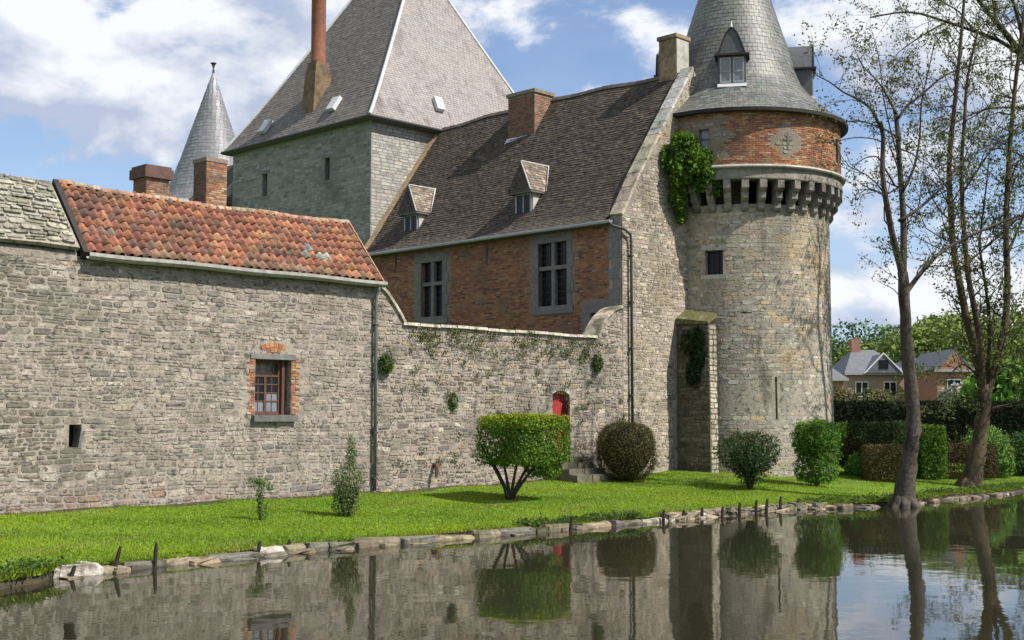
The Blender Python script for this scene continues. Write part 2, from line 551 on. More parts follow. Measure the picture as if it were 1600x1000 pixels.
# ------------------------------------------------------------------ the ground, the water
BK = [(-120, -9.5), (-40, -9.2), (-21, -9.0), (-19.7, -8.26), (-18.98, -8.02), (-18.35, -7.8), (-16.5, -7.5), (-13.6, -7.25), (-10.5, -7.45), (-7.8, -7.6), (-5.6, -7.6), (-3.4, -7.7), (-.8, -7.75), (3.84, -7.8), (4.6, -8.2), (5.4, -8.6), (7, -9.1), (9.3, -9.0), (14.4, -9.0), (17.7, -8.5), (24.5, -8.3), (45, -8), (160, -8)]
BKU, BKV = np.array([b[0] for b in BK]), np.array([b[1] for b in BK])


def bankv(u): return float(np.interp(u, BKU, BKV))
def lip(u): return float(np.interp(u, [-18.9, -18.4, 13, 16], [.03, .40, .40, .05]))     # the lawn starts behind the edging stones
def wallz(u): return float(np.interp(u, [-20, -5, 8, 14, 30], [.57, .60, .77, .6, .55]))


def gz(u, v):
    s = v - bankv(u) - lip(u)
    if s < 0: return -.5
    e = .13 + .03 * math.sin(u * .9) * math.sin(u * .37 + 1)
    k = clamp(s / 7.5)
    z = e + (wallz(u) - e) * (k ** .8)
    return z + .025 * math.sin(u * 1.7 + v * .9) * math.sin(v * 1.1 + 2) * clamp(s / 2)


def ground():
    us = sorted(set([-120, -80, -60, -45, -35, -28] + [-24 + i * .5 for i in range(105)] + [30, 35, 42, 50, 65, 85, 120, 160]))
    sv = [-.45, -.02, 0, .25, .6, 1, 1.5, 2, 2.6, 3.2, 4, 5, 5.5, 6, 6.5, 6.75, 7, 7.25, 7.5, 7.8, 8.2, 8.5, 9, 10, 12, 15, 19, 25, 33, 45, 60, 90]
    V, F = [], []
    for u in us:
        for s in sv:
            v = bankv(u) + lip(u) + s
            z = gz(u, v + 1e-4) if s >= 0 else (-.6 if s < -.1 else -.15)
            V.append(W(u, v, z))
    n = len(sv)
    for i in range(len(us) - 1):
        for j in range(n - 1):
            F.append((i * n + j, (i + 1) * n + j, (i + 1) * n + j + 1, i * n + j + 1))
    me = mesh('lawn', V, F, ['soil_grass', 'mud'], smooth=True)
    me.polygons.foreach_set('material_index', [1 if i % (n - 1) < 3 or (-.42 < sum(UV(*V[k][:2])[1] for k in F[i]) / 4 < .8 and -24 < sum(UV(*V[k][:2])[0] for k in F[i]) / 4 < 7) else 0 for i in range(len(F))])
    solo('lawn', me, None, None, kind='structure')
    b = B()
    b.add([W(-2500, 40, .42), W(2500, 40, .42), W(2500, 4000, .42), W(-2500, 4000, .42)], [(0, 1, 2, 3)])
    b.add([W(-400, -400, .9), W(400, -400, .9), W(400, -28.2, .9), W(-400, -28.2, .9), W(-400, -27, -.5), W(400, -27, -.5)], [(0, 1, 2, 3), (3, 2, 5, 4)])
    solo('ground', mesh('ground', b.V, b.F, 'far_ground'), None, None, kind='structure')
    b = B()
    b.add([W(-160, -27.8, 0), W(160, -27.8, 0), W(160, -2, 0), W(-160, -2, 0)], [(0, 1, 2, 3)])
    solo('water', mesh('water', b.V, b.F, 'water'), None, None, kind='structure')


ground()


def grass():
    n = 330000
    u = nr.uniform(-21.5, 24, n)
    bv = np.interp(u, BKU, BKV) + np.interp(u, [-18.9, -18.4, 13, 16], [.03, .40, .40, .05])
    v = bv - .05 + nr.random(n) ** 1.25 * (np.where(u > 8, 17, 0.12) - bv)
    ok = (nr.random(n) < np.clip((-.12 - v + .14 * np.sin(u * 2.3) + .1 * np.sin(u * 7.1)) / .5, .06, 1)) | (u > 7.5)
    ok &= ~((u > 9) & (np.hypot(u - 12.6, v - .2) < 3.4)) & ~((u > 8.4) & (u < 8.92) & (v > -1.42))
    u, v = u[ok], v[ok]
    n = len(u)
    z = np.array([gz(a, max(c, bankv(a) + lip(a) + .001)) for a, c in zip(u, v)])
    X, Y = SA * u - CA * v, OY + CA * u + SA * v
    edge = np.clip(1 - (v - bv[ok]) / .5, 0, 1)
    wild = np.where((u < -18) | (u > 4.5), 1., .25)
    L = nr.uniform(.02, .052, n) * (1 + edge * wild * 2.2)
    ang = nr.uniform(0, 2 * math.pi, n)
    wd = nr.uniform(.008, .016, n) * (1 + .5 * edge)
    lean = nr.normal(0, .5, (n, 2)) * L[:, None]
    P = np.stack([X, Y, z - .005], 1)
    dx = np.stack([np.cos(ang) * wd, np.sin(ang) * wd, np.zeros(n)], 1)
    V = np.empty((n, 3, 3))
    V[:, 0], V[:, 1] = P - dx, P + dx
    V[:, 2] = P + np.stack([lean[:, 0], lean[:, 1], L], 1)
    patch = .5 + .5 * np.sin(u * .7 + 1.3 * np.sin(v * .8)) * np.sin(v * 1.1 + u * .3)
    pt = (.5 + .5 * np.sin(u * .55 + 2.1 * np.sin(v * .6 + u * .21)) * np.sin(v * .9 + 1.7 * np.sin(u * .4)))[:, None]
    c = (np.array([.125, .225, .010]) * (1 - pt) + np.array([.215, .315, .013]) * pt) * (.65 + .7 * nr.random((n, 1)))
    c = c + (patch * nr.random(n))[:, None] * np.array([.09, .055, .008])[None]
    worn = np.sin(u * .9 + 2 * np.sin(v * .7)) * np.sin(v * 1.7 - u * .45) > .72
    c[worn & (nr.random(n) < .4)] = (.25, .25, .06)
    L *= np.where(worn, .7, 1) if False else 1
    c[nr.random(n) < .06] = (.27, .28, .07)
    solo('grass', fastmesh('grass', V.reshape(-1, 3), 3, 'grass_blade', c), 'bright green mown lawn grass between the castle wall and the water', 'grass', kind='stuff')
    # daisies: tiny white flower heads
    n = 900
    u = nr.uniform(-20, 12, n); v = np.interp(u, BKU, BKV) + .7 + nr.random(n) * 6.3
    V = np.empty((n, 4, 3))
    for i in range(n):
        x, y, z = W(u[i], v[i], gz(u[i], v[i]) + .055)
        r = nr.uniform(.009, .016)
        V[i] = [(x - r, y, z - r * .5), (x, y - r, z), (x + r, y, z + r * .5), (x, y + r, z + .004)]
    solo('daisies', fastmesh('daisies', V.reshape(-1, 3), 4, 'leaf_dull', np.tile([[.75, .75, .6]], (n, 1))), 'tiny white daisies dotted over the lawn', 'flowers', kind='stuff')


grass()

# ------------------------------------------------------------------ palettes


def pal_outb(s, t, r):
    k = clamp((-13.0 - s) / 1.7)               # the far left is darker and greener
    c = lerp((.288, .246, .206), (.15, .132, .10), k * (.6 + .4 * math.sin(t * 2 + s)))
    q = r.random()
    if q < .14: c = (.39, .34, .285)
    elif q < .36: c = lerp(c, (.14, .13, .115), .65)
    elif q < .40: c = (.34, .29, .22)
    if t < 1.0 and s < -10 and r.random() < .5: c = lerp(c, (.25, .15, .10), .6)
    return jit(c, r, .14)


def pal_curt(s, t, r):
    c = (.298, .250, .20)
    q = r.random()
    if q < .15: c = (.41, .36, .29)
    elif q < .38: c = (.15, .135, .11)
    elif q < .46: c = (.38, .30, .2)
    return jit(c, r, .22)


def pal_gable(s, t, r):
    c = (.40, .335, .25)
    q = r.random()
    if q < .2: c = (.48, .42, .33)
    elif q < .42: c = (.24, .205, .155)
    return jit(c, r, .2)


def pal_tower(s, t, r):
    c = lerp((.335, .30, .25), (.385, .325, .235), clamp((t - 3) / 6))
    q = r.random()
    if q < .15: c = (.46, .42, .34)
    elif q < .32: c = (.27, .25, .2)
    elif q < .38: c = (.46, .35, .2)
    return jit(c, r, .16)


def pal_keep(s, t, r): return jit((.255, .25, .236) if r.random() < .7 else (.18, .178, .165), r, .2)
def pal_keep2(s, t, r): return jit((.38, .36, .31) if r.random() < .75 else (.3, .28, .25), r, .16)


def pal_brick(s, t, r):
    q = r.random()
    c = (.26, .105, .054) if q < .5 else ((.31, .155, .072) if q < .8 else ((.13, .06, .042) if q < .93 else (.30, .20, .12)))
    return jit(c, r, .2)


def pal_drum(s, t, r):
    q = r.random()
    c = (.32, .13, .07) if q < .45 else ((.38, .20, .09) if q < .75 else ((.22, .09, .06) if q < .9 else (.38, .28, .18)))
    return jit(c, r, .2)


# ------------------------------------------------------------------ outbuilding with the red tiled roof
def outbuilding():
    T = Thing('outbuilding', 'long grey rubble stone outbuilding under a red pantile roof', 'building', (-10, .5, .55))
    f = lambda s, t, d: (s, -d, t)
    win = (-9.47, -8.34, 2.71, 4.15)
    slot = (-14.50, -14.2, 1.95, 2.48)
    b = B()
    panel(b, f, [-24 + i * 1.5 for i in range(13)] + [-5.42], [.1, 2, 4, 6.36], [win, slot], .42)
    b.add([(-5.42, 0, .1), (-5.42, 3.2, .1), (-5.42, 3.2, 6.36), (-5.42, 1.5, 8.05), (-5.42, 0, 6.36)], [(0, 1, 2, 3, 4)])
    b.add([(-24, 3.2, .1), (-24, 0, .1), (-24, 0, 6.36), (-24, 1.5, 8.05), (-24, 3.2, 6.36)], [(0, 1, 2, 3, 4)])
    b.add([(-5.42, 3.2, .1), (-24, 3.2, .1), (-24, 3.2, 6.36), (-5.42, 3.2, 6.36)], [(0, 1, 2, 3)])
    wall = T.part('wall', b, 'mortar')
    surround = [(-9.68, -8.14, 2.5, 4.3), (-9.3, -8.5, 4.3, 4.62)]
    T.pieces('stone', rubble(f, -20.5, -5.44, .45, 6.3, pal_outb, (.13, .52), (.075, .19), .018, (.002, .018), surround + [win, slot], seed=11), 'rubble', wall)
    # brick jambs and the rough relieving arch over the window
    r = random.Random(5)
    its = []
    for k in range(20):
        z = 2.715 + k * .072
        for sd in (0, 1):
            w = (.24, .15, .27, .18)[(k + sd) % 4] * r.uniform(.85, 1.1)
            cuts = [0, w] if w < .2 else [0, .11, w]
            for x0, x1 in zip(cuts, cuts[1:]):
                if r.random() < .08: continue
                sa, sb = (-9.475 - x1, -9.475 - x0) if sd == 0 else (-8.335 + x0, -8.335 + x1)
                its += bricks(f, sa, sb, z, z + .072, pal_drum, 1, .072, .012, (), None, (.008, .022), r.randrange(999))
    for k in range(10):
        a = math.radians(-38 + k * 8.4); cx, cz, R = -8.905, 3.62, .72
        p = lambda rr, aa: (cx + rr * math.sin(aa), cz + rr * math.cos(aa))
        for rr in (0, 1):
            ra, rb = R + rr * .13, R + .12 + rr * .13
            if rr and (k < 2 or k > 7): continue
            q = [p(ra, a - .065), p(ra, a + .065), p(rb, a + .065), p(rb, a - .065)]
            if min(z for x, z in q) < 4.28: continue
            V = [f(x, z, -.01) for x, z in q] + [f(x, z, r.uniform(.008, .02)) for x, z in q]
            its.append((V, [(4, 5, 6, 7), (0, 1, 5, 4), (1, 2, 6, 5), (2, 3, 7, 6), (3, 0, 4, 7)], pal_drum(0, 0, r)))
    T.pieces('brick', its, 'brick', wall)
    T.part('lintel', B().box((-9.62, -.035, 4.155), (-8.2, .1, 4.29)), 'dressed', wall)
    # window
    b = B()
    y0, y1 = .20, .26
    b.box((-9.47, y0, 2.72), (-9.40, y1, 4.14)).box((-8.62, y0, 2.72), (-8.55, y1, 4.14)).box((-9.40, y0, 4.06), (-8.62, y1, 4.14)).box((-9.40, y0, 2.72), (-8.62, y1, 2.80))
    b.box((-9.05, y0 + .002, 2.80), (-8.98, y1 - .002, 3.70)).box((-9.40, y0 + .004, 3.70), (-8.62, y1, 3.76))
    for z in (3.05, 3.27, 3.49):
        b.box((-9.40, y0 + .015, z), (-9.05, y1 - .015, z + .035)).box((-8.98, y0 + .015, z), (-8.62, y1 - .015, z + .035))
    for x in (-9.24, -8.81):
        b.box((x, y0 + .02, 2.80), (x + .025, y1 - .02, 3.70))
    b.box((-8.55, .12, 2.72), (-8.47, .38, 4.14))
    wn = T.part('window', b, 'brown_wood')
    for (a, c) in ((-9.40, -9.05), (-8.98, -8.62)):
        for k, (z0, z1) in enumerate(((2.80, 3.05), (3.085, 3.27), (3.305, 3.49), (3.525, 3.70))):
            for (d, e) in ((a, a + .165), (a + .185, c)):
                T.part('pane', B().box((d, .228, z0), (e, .232, z1)), 'reflection_glass' if (k < 1 or (k == 1 and d > -9.1)) else 'glass', wn)  # lower panes coloured pale as if reflecting
    T.part('sill', B().box((-9.56, -.13, 2.54), (-8.2, .2, 2.705)), 'dressed_dark', wn)
    # slot: a slanting timber-lined hole
    T.part('slot_lining', B().hexa([(-14.28, -.012, 1.93), (-14.20, -.012, 1.93), (-14.20, .3, 1.93), (-14.28, .3, 1.93), (-14.205, -.012, 2.40), (-14.195, -.012, 2.40), (-14.195, .3, 2.40), (-14.205, .3, 2.40)]), 'dressed_dark', wall)
    T.part('slot_back', B().box((-14.44, .38, 1.98), (-14.2, .40, 2.45)), 'void', wall)
    # ---- red pantile roof
    E, R = (-.18, 6.45), (1.45, 8.30)        # eave and ridge (v, z)
    L = math.hypot(R[0] - E[0], R[1] - E[1]); dv, dz = (R[0] - E[0]) / L, (R[1] - E[1]) / L
    u0, u1 = -14.22, -5.38
    sag = lambda u: -.07 * math.sin(math.pi * (u - u0) / (u1 - u0)) + .02 * math.sin(u * 2.1)
    g = lambda s, t, d: (s, E[0] + dv * t - dz * d, E[1] + dz * t + dv * d + sag(s) * t / L)
    b = B()
    n = 12
    for i in range(n):
        a, c = u0 + (u1 - u0) * i / n, u0 + (u1 - u0) * (i + 1) / n
        b.hexa([g(a, .05, -.14), g(c, .05, -.14), (c, 3.3, 6.3), (a, 3.3, 6.3), g(a, L, -.03), g(c, L, -.03), (c, 1.5, 8.2 + sag(c)), (a, 1.5, 8.2 + sag(a))] if False else
               [g(a, .03, -.12), g(c, .03, -.12), g(c, L, -.12), g(a, L, -.12), g(a, .03, -.03), g(c, .03, -.03), g(c, L, -.03), g(a, L, -.03)])
        b.hexa([(a, 1.45, 8.12 + sag(a)), (c, 1.45, 8.12 + sag(c)), (c, 3.45, 6.25), (a, 3.45, 6.25), (a, 1.45, 8.24 + sag(a)), (c, 1.45, 8.24 + sag(c)), (c, 3.5, 6.36), (a, 3.5, 6.36)])
    roof = T.part('tiled_roof', b, 'dark_wood')
    NC, NR = 37, 8
    tw, th = (u1 - u0) / NC, L / NR
    me_list = []
    for var in range(4):
        rr = random.Random(30 + var)
        V, F = [], []
        prof = [(-.54, .0), (-.40, .012), (-.22, .060), (-.02, .078), (.16, .058), (.32, .008), (.44, -.008), (.54, .0)]
        for row, (ty, lift) in enumerate(((0, .034), (th * 1.12, .0))):
            for (x, z) in prof:
                V.append((x * tw, ty + rr.uniform(-.012, .012) * (row == 0), z * 1.25 + lift + rr.uniform(-.004, .004)))
        for (x, z) in prof: V.append((x * tw, .004, z * 1.25 + .034 - .024))
        k = len(prof)
        F = [(i, i + 1, k + i + 1, k + i) for i in range(k - 1)] + [(2 * k + i, 2 * k + i + 1, i + 1, i) for i in range(k - 1)]
        me = mesh('roof_tile', V, F, 'pantile', [(1, 1, 1)] * len(F), True)
        me_list.append(me)
    tilt = math.atan2(dz, dv)
    rr = random.Random(77)
    for i in range(NC):
        for j in range(NR):
            s = u0 + (i + .5) * tw
            o = T.link('roof_tile', me_list[rr.randrange(4)], roof)
            P = T.loc([g(s, j * th, -.02)])[0]
            sl_ = rr.uniform(-.03, -.008) if rr.random() < .12 else rr.uniform(-.008, .01)
            o.location = (P[0] + rr.uniform(-.012, .012), P[1] + sl_, P[2] + sl_ + rr.uniform(-.004, .012))
            o.rotation_euler = (tilt + rr.uniform(-.03, .03), rr.uniform(-.03, .03), rr.uniform(-.04, .04))
            q = rr.random()
            c = (.30, .128, .078) if q < .5 else ((.345, .17, .09) if q < .72 else ((.23, .105, .07) if q < .92 else (.17, .105, .08)))
            gx, gy = (i - NC * .79) / 3.2, (j - 2.2) / .9
            if gx * gx + gy * gy < 1 and rr.random() < .6: c = (.26, .27, .25)
            if j == 0 and rr.random() < .4: c = lerp(c, (.25, .2, .14), .5)
            o.color = (*jit(c, rr, .22, .08), 1)
    n = 25
    w = (u1 - u0) / n
    rm = B()
    for sgn in (0,):
        V, F = [], []
        for x in (-.54 * w, .54 * w):
            for k in range(7):
                a = math.pi * (k / 6) * 1.1 - .157
                V.append((x, .13 * math.cos(a), .10 * math.sin(a) + (.012 if x > 0 else 0)))
        F = [(k, 7 + k, 8 + k, k + 1) for k in range(6)] + [tuple(range(7)), tuple(range(7, 14))[::-1]]
    rme = mesh('ridge_tile', V, F, 'pantile', [(1, 1, 1)] * len(F), True)
    for i in range(n):
        s = u0 + (i + .5) * w
        o = T.link('ridge_tile', rme, roof)
        o.location = T.loc([(s, 1.47, 8.27 + sag(s) + rr.uniform(-.012, .012))])[0]
        o.rotation_euler = (0, rr.uniform(-.03, .03), rr.uniform(-.04, .04))
        o.color = (*jit((.36, .22, .14) if rr.random() < .7 else (.3, .27, .2), rr, .2), 1)
    # cement fillet, gutter, verges
    b = B()
    for i in range(12):
        a, c = u0 + (u1 - u0) * i / 12, u0 + (u1 - u0) * (i + 1) / 12
        b.box((a, -.14 + .006 * (i % 2), 6.30), (c, -.02, 6.42))
    T.part('eave_board', b, 'dark_wood', roof)
    b = B()
    pts = [(u0 - .05 + (u1 - u0 + .1) * i / 14, -.235, 6.36 - .012 * math.sin(i * 1.1)) for i in range(15)]
    ring = [(-.095, .085), (-.10, 0), (-.06, -.05), (0, -.075), (.06, -.05), (.09, 0), (.08, .0), (.05, -.035), (0, -.055), (-.05, -.035), (-.07, .0), (-.075, .085)]
    V = [(p[0], p[1] + y, p[2] + z) for p in pts for (y, z) in ring]
    k = len(ring)
    b.add(V, [(i * k + j, (i + 1) * k + j, (i + 1) * k + (j + 1) % k, i * k + (j + 1) % k) for i in range(14) for j in range(k)] + [tuple(range(k)), tuple(range(14 * k, 15 * k))[::-1]])
    T.part('gutter', b, 'cement')
    T.part('verge_board', B().hexa([g(u0 - .10, -.02, -.34), g(u0 - .005, -.02, -.34), g(u0 - .005, L, -.34), g(u0 - .10, L, -.34), g(u0 - .14, -.02, .03), g(u0 - .005, -.02, .03), g(u0 - .005, L + .02, .05), g(u0 - .14, L + .02, .05)]), 'dark_wood', roof)
    T.part('verge_board', B().hexa([g(u1 + .005, -.02, -.2), g(u1 + .05, -.02, -.2), g(u1 + .05, L, -.2), g(u1 + .005, L, -.2), g(u1 + .005, -.02, .03), g(u1 + .05, -.02, .03), g(u1 + .05, L, .05), g(u1 + .005, L, .05)]), 'tile_clay', roof)
    b = B().tube([(-5.56, -.235, 6.33), (-5.56, -.22, 6.2), (-5.56, -.12, 6.05), (-5.56, -.11, 5.8), (-5.56, -.11, .62)], .05, 8)
    dp = T.part('downpipe', b, 'grey_pipe', smooth=True)
    for z in (5.2, 3.7, 2.2, .95):
        T.part('pipe_bracket', B().box((-5.625, -.17, z), (-5.495, -.0, z + .05)), 'pipe_dark', dp)
    # ---- stone slope at the far left
    E2, R2 = (-.10, 6.55), (1.45, 8.28)
    L2 = math.hypot(R2[0] - E2[0], R2[1] - E2[1]); dv2, dz2 = (R2[0] - E2[0]) / L2, (R2[1] - E2[1]) / L2
    h_ = lambda s, t, d: (s, E2[0] + dv2 * t - dz2 * d, E2[1] + dz2 * t + dv2 * d + .04 * math.sin(s * 1.1))
    b = B()
    for i in range(10):
        a, c = -24 + (24 - 14.40) * i / 10, -24 + (24 - 14.40) * (i + 1) / 10
        b.hexa([h_(a, 0, -.10), h_(c, 0, -.10), h_(c, L2, -.16), h_(a, L2, -.16), h_(a, 0, 0), h_(c, 0, 0), h_(c, L2, 0), h_(a, L2, 0)])
        b.hexa([(a, 1.5, 8.02), (c, 1.5, 8.02), (c, 3.4, 6.3), (a, 3.4, 6.3), (a, 1.5, 8.17), (c, 1.5, 8.17), (c, 3.4, 6.4), (a, 3.4, 6.4)])
    sr = T.part('stone_slope', b, 'mortar')
    T.pieces('roof_stone', rubble(h_, -20.5, -14.44, .04, L2, lambda s, t, r: jit((.30, .285, .23) if r.random() < .6 else (.19, .18, .13), r, .25), (.2, .5), (.12, .22), .022, (.02, .07), seed=21), 'rubble', sr)
    b = B().prism([(-24, .03, 6.2), (-24, .03, 6.42), (-24, 1.42, 8.0), (-24, 1.42, 6.2)], (9.6, 0, 0))
    T.part('wall_core', b, 'mortar')
    rr = random.Random(3)
    s = -20.5
    its = []
    while s < -14.45:
        w = min(rr.uniform(.5, .9), -14.45 - s)
        V = [(s + .01, 1.32, 8.16), (s + w - .01, 1.32, 8.16), (s + w - .01, 1.75, 8.12), (s + .01, 1.75, 8.12)]
        zt = rr.uniform(.10, .16)
        V += [(x + (.02 if i in (0, 3) else -.02), y, z + zt + .04 * math.sin(s)) for i, (x, y, z) in enumerate(V)]
        its.append((V, [(0, 3, 2, 1), (4, 5, 6, 7), (0, 1, 5, 4), (1, 2, 6, 5), (2, 3, 7, 6), (3, 0, 4, 7)], jit((.24, .22, .18), rr)))
        s += w
    T.pieces('ridge_stone', its, 'rubble', sr)


outbuilding()


# ------------------------------------------------------------------ curtain wall with the red door
def curtain():
    T = Thing('curtain_wall', 'low weedy rubble wall with a red door and pale coping, ending in curved ramps', 'wall', (0, .3, .6))
    f = lambda s, t, d: (s, -d, t)
    door = (1.86, 2.68, 1.38, 3.52)
    b = B()
    panel(b, f, [-5.40, -4.4, -2, 0, 3.9, 5.40], [.1, 2, 5.28], [door], .30)
    b.add([(-5.4, .55, .1), (5.4, .55, .1), (5.4, .55, 5.28), (-5.4, .55, 5.28)], [(3, 2, 1, 0)])
    ramp_l = [(-5.40, 5.285), (-4.42, 5.285), (-4.6, 5.55), (-4.85, 5.85), (-5.12, 6.15), (-5.40, 6.35)]
    ramp_r = [(4.0, 5.285), (5.40, 5.285), (5.40, 6.40), (5.0, 6.28), (4.6, 6.02), (4.28, 5.68)]
    for q in (ramp_l, ramp_r):
        b.prism([(x, 0, z) for x, z in q], (0, .55, 0))
    wall = T.part('wall', b, 'mortar')
    # the head of the doorway is a flat arch
    for (xa, xb) in ((1.86, 2.05), (2.68, 2.49)):
        b2 = B().prism([(xa, .004, 3.40), (xb, .004, 3.49), (xb * .5 + 2.27 * .5, .004, 3.525), (xa, .004, 3.525)], (0, .28, 0))
        T.part('arch_haunch', b2, 'dressed_pale', wall)
    def top(s):
        if s < -4.42: return float(np.interp(s, [-5.4, -5.12, -4.85, -4.6, -4.42], [6.35, 6.15, 5.85, 5.55, 5.28]))
        if s > 4.0: return float(np.interp(s, [4.0, 4.28, 4.6, 5.0, 5.4], [5.28, 5.68, 6.02, 6.28, 6.4]))
        return 5.26
    its = rubble(f, -5.4, 5.4, .5, 6.4, pal_curt, (.12, .42), (.075, .18), .02, (.003, .022), [door], lambda s, t: t < top(s) - .02, .05, .35, seed=31)
    rr = random.Random(9)
    its = [i for i in its if rr.random() > .035]
    T.pieces('stone', its, 'rubble', wall)
    # coping stones
    its = []
    s = -4.5
    while s < 4.02:
        w = min(rr.uniform(.45, .95), 4.02 - s)
        if w < .1: break
        z = 5.29 + .012 * math.sin(s * 2)
        V = [(s + .008, -.09, z), (s + w - .008, -.09, z), (s + w - .008, .62, z), (s + .008, .62, z), (s + .02, -.07, z + .085), (s + w - .02, -.07, z + .085), (s + w - .02, .6, z + .10), (s + .02, .6, z + .10)]
        its.append((V, [(0, 3, 2, 1), (4, 5, 6, 7), (0, 1, 5, 4), (1, 2, 6, 5), (2, 3, 7, 6), (3, 0, 4, 7)], jit((.46, .41, .33), rr, .15)))
        s += w
    for q in (ramp_l[1:], ramp_r[2:] + [ramp_r[0]]):
        for i in range(len(q) - 1):
            (x0, z0), (x1, z1) = sorted((q[i], q[i + 1]))
            nx, nz = -(z1 - z0), x1 - x0; ln = math.hypot(nx, nz); nx, nz = nx / ln * .09, nz / ln * .09
            V = [(x0, -.07, z0 + .003), (x1, -.07, z1 + .003), (x1, .6, z1 + .003), (x0, .6, z0 + .003), (x0 + nx, -.06, z0 + nz), (x1 + nx, -.06, z1 + nz), (x1 + nx, .59, z1 + nz), (x0 + nx, .59, z0 + nz)]
            its.append((V, [(0, 3, 2, 1), (4, 5, 6, 7), (0, 1, 5, 4), (1, 2, 6, 5), (2, 3, 7, 6), (3, 0, 4, 7)], jit((.36, .32, .24), rr, .15)))
    T.pieces('coping_stone', its, 'bank_stone', wall)
    # door
    d = T.part('door', B().box((1.87, .27, 1.40), (2.67, .298, 3.51)), 'dark_wood')
    for k in range(5):
        T.part('plank', B().box((1.89 + k * .156, .235 + .003 * (k % 2), 1.42), (1.89 + k * .156 + .148, .268, 3.49)), 'red_paint', d)
    T.part('handle', B().box((2.52, .19, 2.35), (2.56, .236, 2.5)), 'pipe_dark', d)
    T.part('door_jamb', B().box((2.62, -.015, 1.38), (2.685, .22, 3.2)), 'brown_wood', wall)
    # old bent pipe stub low on the wall
    T.part('drain_spout', B().tube([(-3.28, .02, 1.27), (-3.28, -.16, 1.27), (-3.33, -.22, 1.2), (-3.36, -.23, .95)], [.06, .06, .055, .05], 7), 'brown_wood', wall)
    S = Thing('door_steps', 'worn stone steps leading up to the red door', 'steps', (2.4, -.7, .7))
    rr = random.Random(4)
    for k in range(4):
        z1 = 1.38 - k * .17
        for (a, c) in ((1.55, 2.3), (2.31, 3.0 + .12 * k)):
            y0 = -.35 - k * .32
            b = B().hexa([(a, y0, .5), (c, y0, .5), (c, -.03, .5), (a, -.03, .5), (a + .02, y0 + .02, z1 + rr.uniform(-.02, .01)), (c - .02, y0 + .02, z1 + rr.uniform(-.02, .01)), (c - .02, -.03 if k == 0 else y0 + .33, z1), (a + .02, -.03 if k == 0 else y0 + .33, z1)])
            S.part('step', b, 'step_stone')


curtain()


def pal_ch(s, t, r): return jit((.20, .10, .065) if r.random() < .7 else (.14, .08, .06), r, .2)
def pal_ch2(s, t, r): return jit((.30, .17, .11) if r.random() < .7 else (.22, .13, .09), r, .2)


